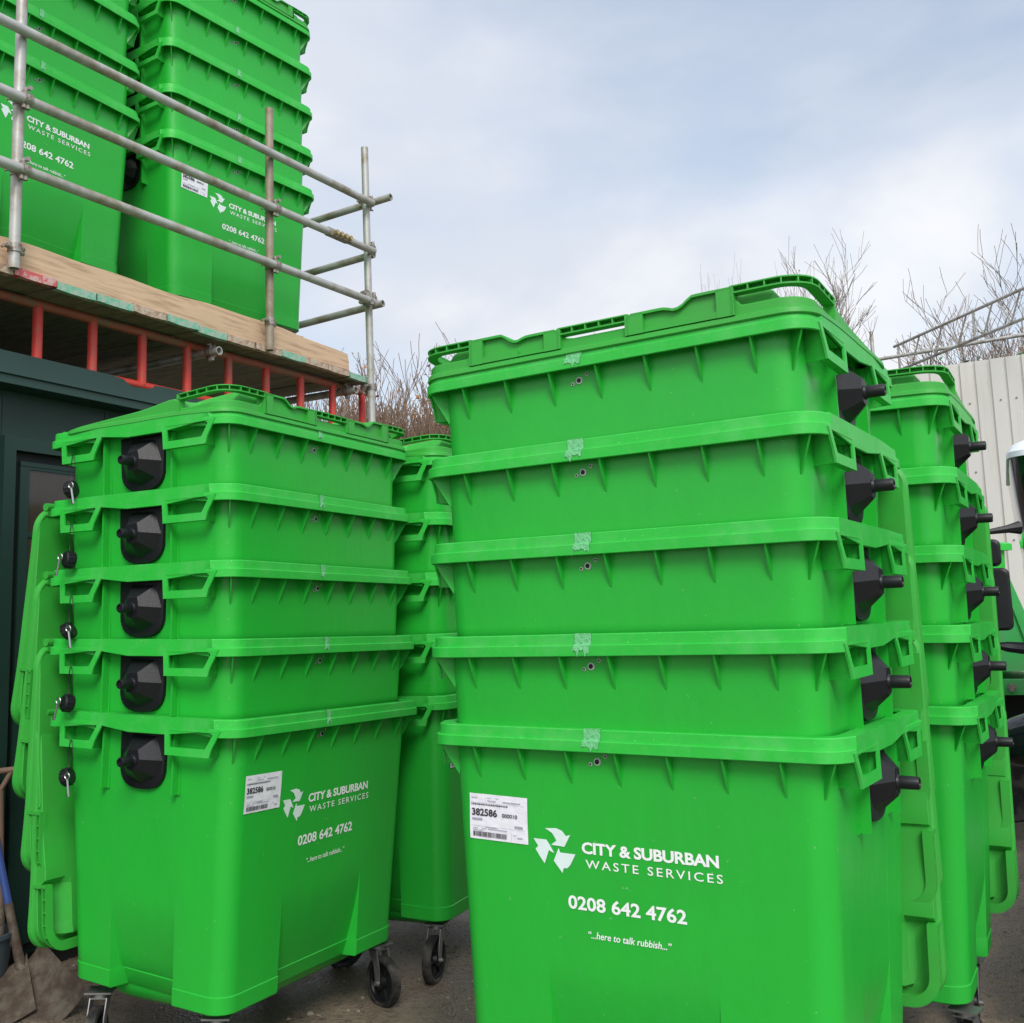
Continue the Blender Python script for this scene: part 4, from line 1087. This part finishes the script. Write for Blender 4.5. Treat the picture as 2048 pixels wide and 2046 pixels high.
# ------------------------------------------------------------------ truck and green hopper at the right edge
def truck():
    M = Matrix.Translation((1.98, 4.2, 0)) @ Matrix.Rotation(-0.43, 4, 'Z')
    o = thing("truck", "dark green truck with black glass, white roof and mirrors, cut off at the right edge", "truck", M)
    I = M.inverted()
    def L_(x, y, z): return I @ Vector((x, y, z))
    b = MB()
    # bonnet and wing, rounded in plan and section
    rings = []
    for z, k in ((0.10, 0.02), (0.16, 0.0), (0.42, 0.004), (0.60, 0.05), (0.70, 0.14), (0.74, 0.26)):
        rings.append([(x, y, z) for x, y in rrect(0.0 + k, 1.9 - k, 0.0 + k, 1.75, 0.22, 6)])
    b.loft(rings, cap0=True, cap1=True)
    link("bonnet", b.mesh("bonnet", M_cab, 40), o)
    b = MB(); b.box(-0.012, 0.0, 0.30, 0.335, 0.12, 0.52); link("trim", b.mesh("trim", M_chrome, 0), o)
    # cab with forward-leaning windscreen pillar
    b = MB(); rings = []
    cx = L_(2.53, 5.32, 0)
    for z, off in ((0.74, 0.17), (1.15, 0.14), (1.60, 0.095), (1.9, 0.055), (2.25, 0.015), (2.47, 0.0)):
        rings.append([(x, y, z) for x, y in rrect(cx.x + off, cx.x + 2.0 - off, cx.y + off, cx.y + 1.6, 0.14, 6)])
    b.loft(rings, cap1=True); link("windscreen", b.mesh("windscreen", M_cabblack, 40), o)
    b = MB(); rings = []
    for z, off in ((2.471, -0.012), (2.50, -0.012), (2.545, 0.02), (2.58, 0.09), (2.595, 0.2)):
        rings.append([(x, y, z) for x, y in rrect(cx.x + off, cx.x + 2.0 - off, cx.y + off, cx.y + 1.6, 0.14, 6)])
    b.loft(rings, cap0=True, cap1=True); link("roof", b.mesh("cab_roof", M_cabwhite, 40), o)
    # wing mirrors on arms
    def mirror(x, y, z0, z1, wd, yy):
        m_ = MB(); c = L_(x, y, 0)
        m_.loft([[(c.x + a, c.y + yy_, zz) for a, zz in rrect(-wd / 2 + s_, wd / 2 - s_, z0 + s_, z1 - s_, 0.03, 4)] for yy_, s_ in ((-0.05, 0.012), (-0.04, 0.0), (0.03, 0.0), (0.045, 0.015))], cap0=True, cap1=True)
        return m_.mesh("mirror", M_black, 30)
    link("mirror", mirror(2.375, 5.3, 1.915, 2.048, 0.11, 0), o)
    link("mirror", mirror(2.39, 5.3, 1.598, 1.905, 0.14, 0), o)
    b = MB(); b.path([L_(2.54, 5.30, 2.105), L_(2.48, 5.30, 2.10), L_(2.36, 5.30, 2.085), L_(2.33, 5.3, 2.05)], [0.034, 0.020, 0.012, 0.011]); b.tube(L_(2.33, 5.36, 1.56), L_(2.33, 5.36, 2.06), 0.010)
    link("mirror_arm", b.mesh("mirror_arm", M_black), o)
    b = MB(); b.path([L_(2.33, 5.36, 1.57), L_(2.39, 5.36, 1.525), L_(2.45, 5.36, 1.515), L_(2.53, 5.36, 1.505), L_(2.6, 5.4, 1.50)], [0.010, 0.012, 0.026, 0.030, 0.03]); link("mirror_arm", b.mesh("mirror_arm", M_black), o)
    # dark rounded lamp pod low on the cab front
    b = MB(); c = L_(2.43, 5.15, 1.10); n = 20; rings = []
    for k in range(9):
        t = k / 8; x = -0.20 + 0.5 * t; r_ = 0.135 * math.sqrt(max(0.0001, 1 - ((t - 0.55) / 0.56) ** 2))
        rings.append([(c.x + x, c.y + r_ * math.cos(2 * math.pi * i / n), c.z - 0.04 + 0.06 * t + r_ * math.sin(2 * math.pi * i / n)) for i in range(n)])
    b.loft(rings, cap0=True, cap1=True); link("headlight_pod", b.mesh("headlight_pod", M_cabblack, 60), o)
    for y in (0.5,):
        w_ = MB(); n = 28
        def ring(x, r): return [(x, y + r * math.cos(2 * math.pi * i / n), 0.33 + r * math.sin(2 * math.pi * i / n)) for i in range(n)]
        w_.loft([ring(0.02, 0.2), ring(0.02, 0.31), ring(0.05, 0.33), ring(0.22, 0.33), ring(0.25, 0.3)], cap0=True, cap1=True)
    link("wheel", w_.mesh("wheel", M_rubber, 40), o)
truck()
def hopper():
    M = Matrix.Translation((3.46, 8.05, 0.13)) @ Matrix.Rotation(-0.25, 4, 'Z')
    o = thing("steel_hopper", "bright green steel hopper with sloping side and ledge, behind the truck mirrors", "hopper", M)
    b = MB(); b.prism([(0.0, 1.18), (0.06, 1.83), (0.20, 1.84), (0.26, 1.80), (0.48, 1.12), (0.50, 1.10), (0.02, 1.10)], 'y', 0.0, 1.1)
    b.prism([(0.08, 1.80), (0.11, 1.80), (0.11, 1.15), (0.08, 1.15)], 'y', -0.02, 0.0); b.prism([(0.20, 1.80), (0.235, 1.78), (0.40, 1.2), (0.36, 1.2)], 'y', -0.02, 0.0)
    link("hopper_body", b.mesh("hopper_body", M_hopper, 0), o)
    b = MB(); b.box(-0.05, 1.2, -0.18, 1.1, 1.0, 1.04); b.box(-0.05, 1.2, -0.2, -0.17, 0.94, 1.05); link("ledge", b.mesh("ledge", M_hopper, 0), o)
    b = MB(); b.box(0.0, 1.2, 0.05, 1.1, 0.25, 0.998); b.box(-0.05, 1.2, -0.05, 0.05, 0.62, 0.70); link("chassis", b.mesh("chassis", M_gap, 0), o)
    b = MB()
    for x in (0.05, 0.17): b.tube((x, -0.21, 0.995), (x, -0.24, 0.995), 0.03, n=8)
    link("bolts", b.mesh("bolts", M_coup, 0), o)
    for x in (0.15, 1.05):
        w_ = MB(); n = 24
        def ring(yy, r): return [(x + r * math.cos(2 * math.pi * i / n), yy, 0.3 + r * math.sin(2 * math.pi * i / n)) for i in range(n)]
        w_.loft([ring(0.02, 0.18), ring(0.0, 0.28), ring(0.03, 0.30), ring(0.2, 0.30)], cap0=True, cap1=True)
        link("wheel", w_.mesh("hopper_wheel", M_rubber, 40), o)
    g = thing("green_container", "small green lidded container showing above the truck mirrors", "container", Matrix.Translation((4.02, 9.6, 0.20)))
    b = MB(); b.loft([[(x, y, 0.0) for x, y in rrect(-0.3, 0.22, -0.3, 0.3, 0.06)], [(x, y, 2.0) for x, y in rrect(-0.36, 0.28, -0.36, 0.36, 0.06)]], cap0=True); link("tub", b.mesh("tub", M_body, 30), g)
    b = MB(); b.loft([[(x, y, z) for x, y in rrect(-0.40 + k, 0.33 - k, -0.40 + k, 0.40 - k, 0.06)] for z, k in ((1.99, 0.0), (2.045, 0.0), (2.06, 0.03))], cap0=True, cap1=True); link("lid", b.mesh("tub_lid", M_rim, 30), g)
hopper()
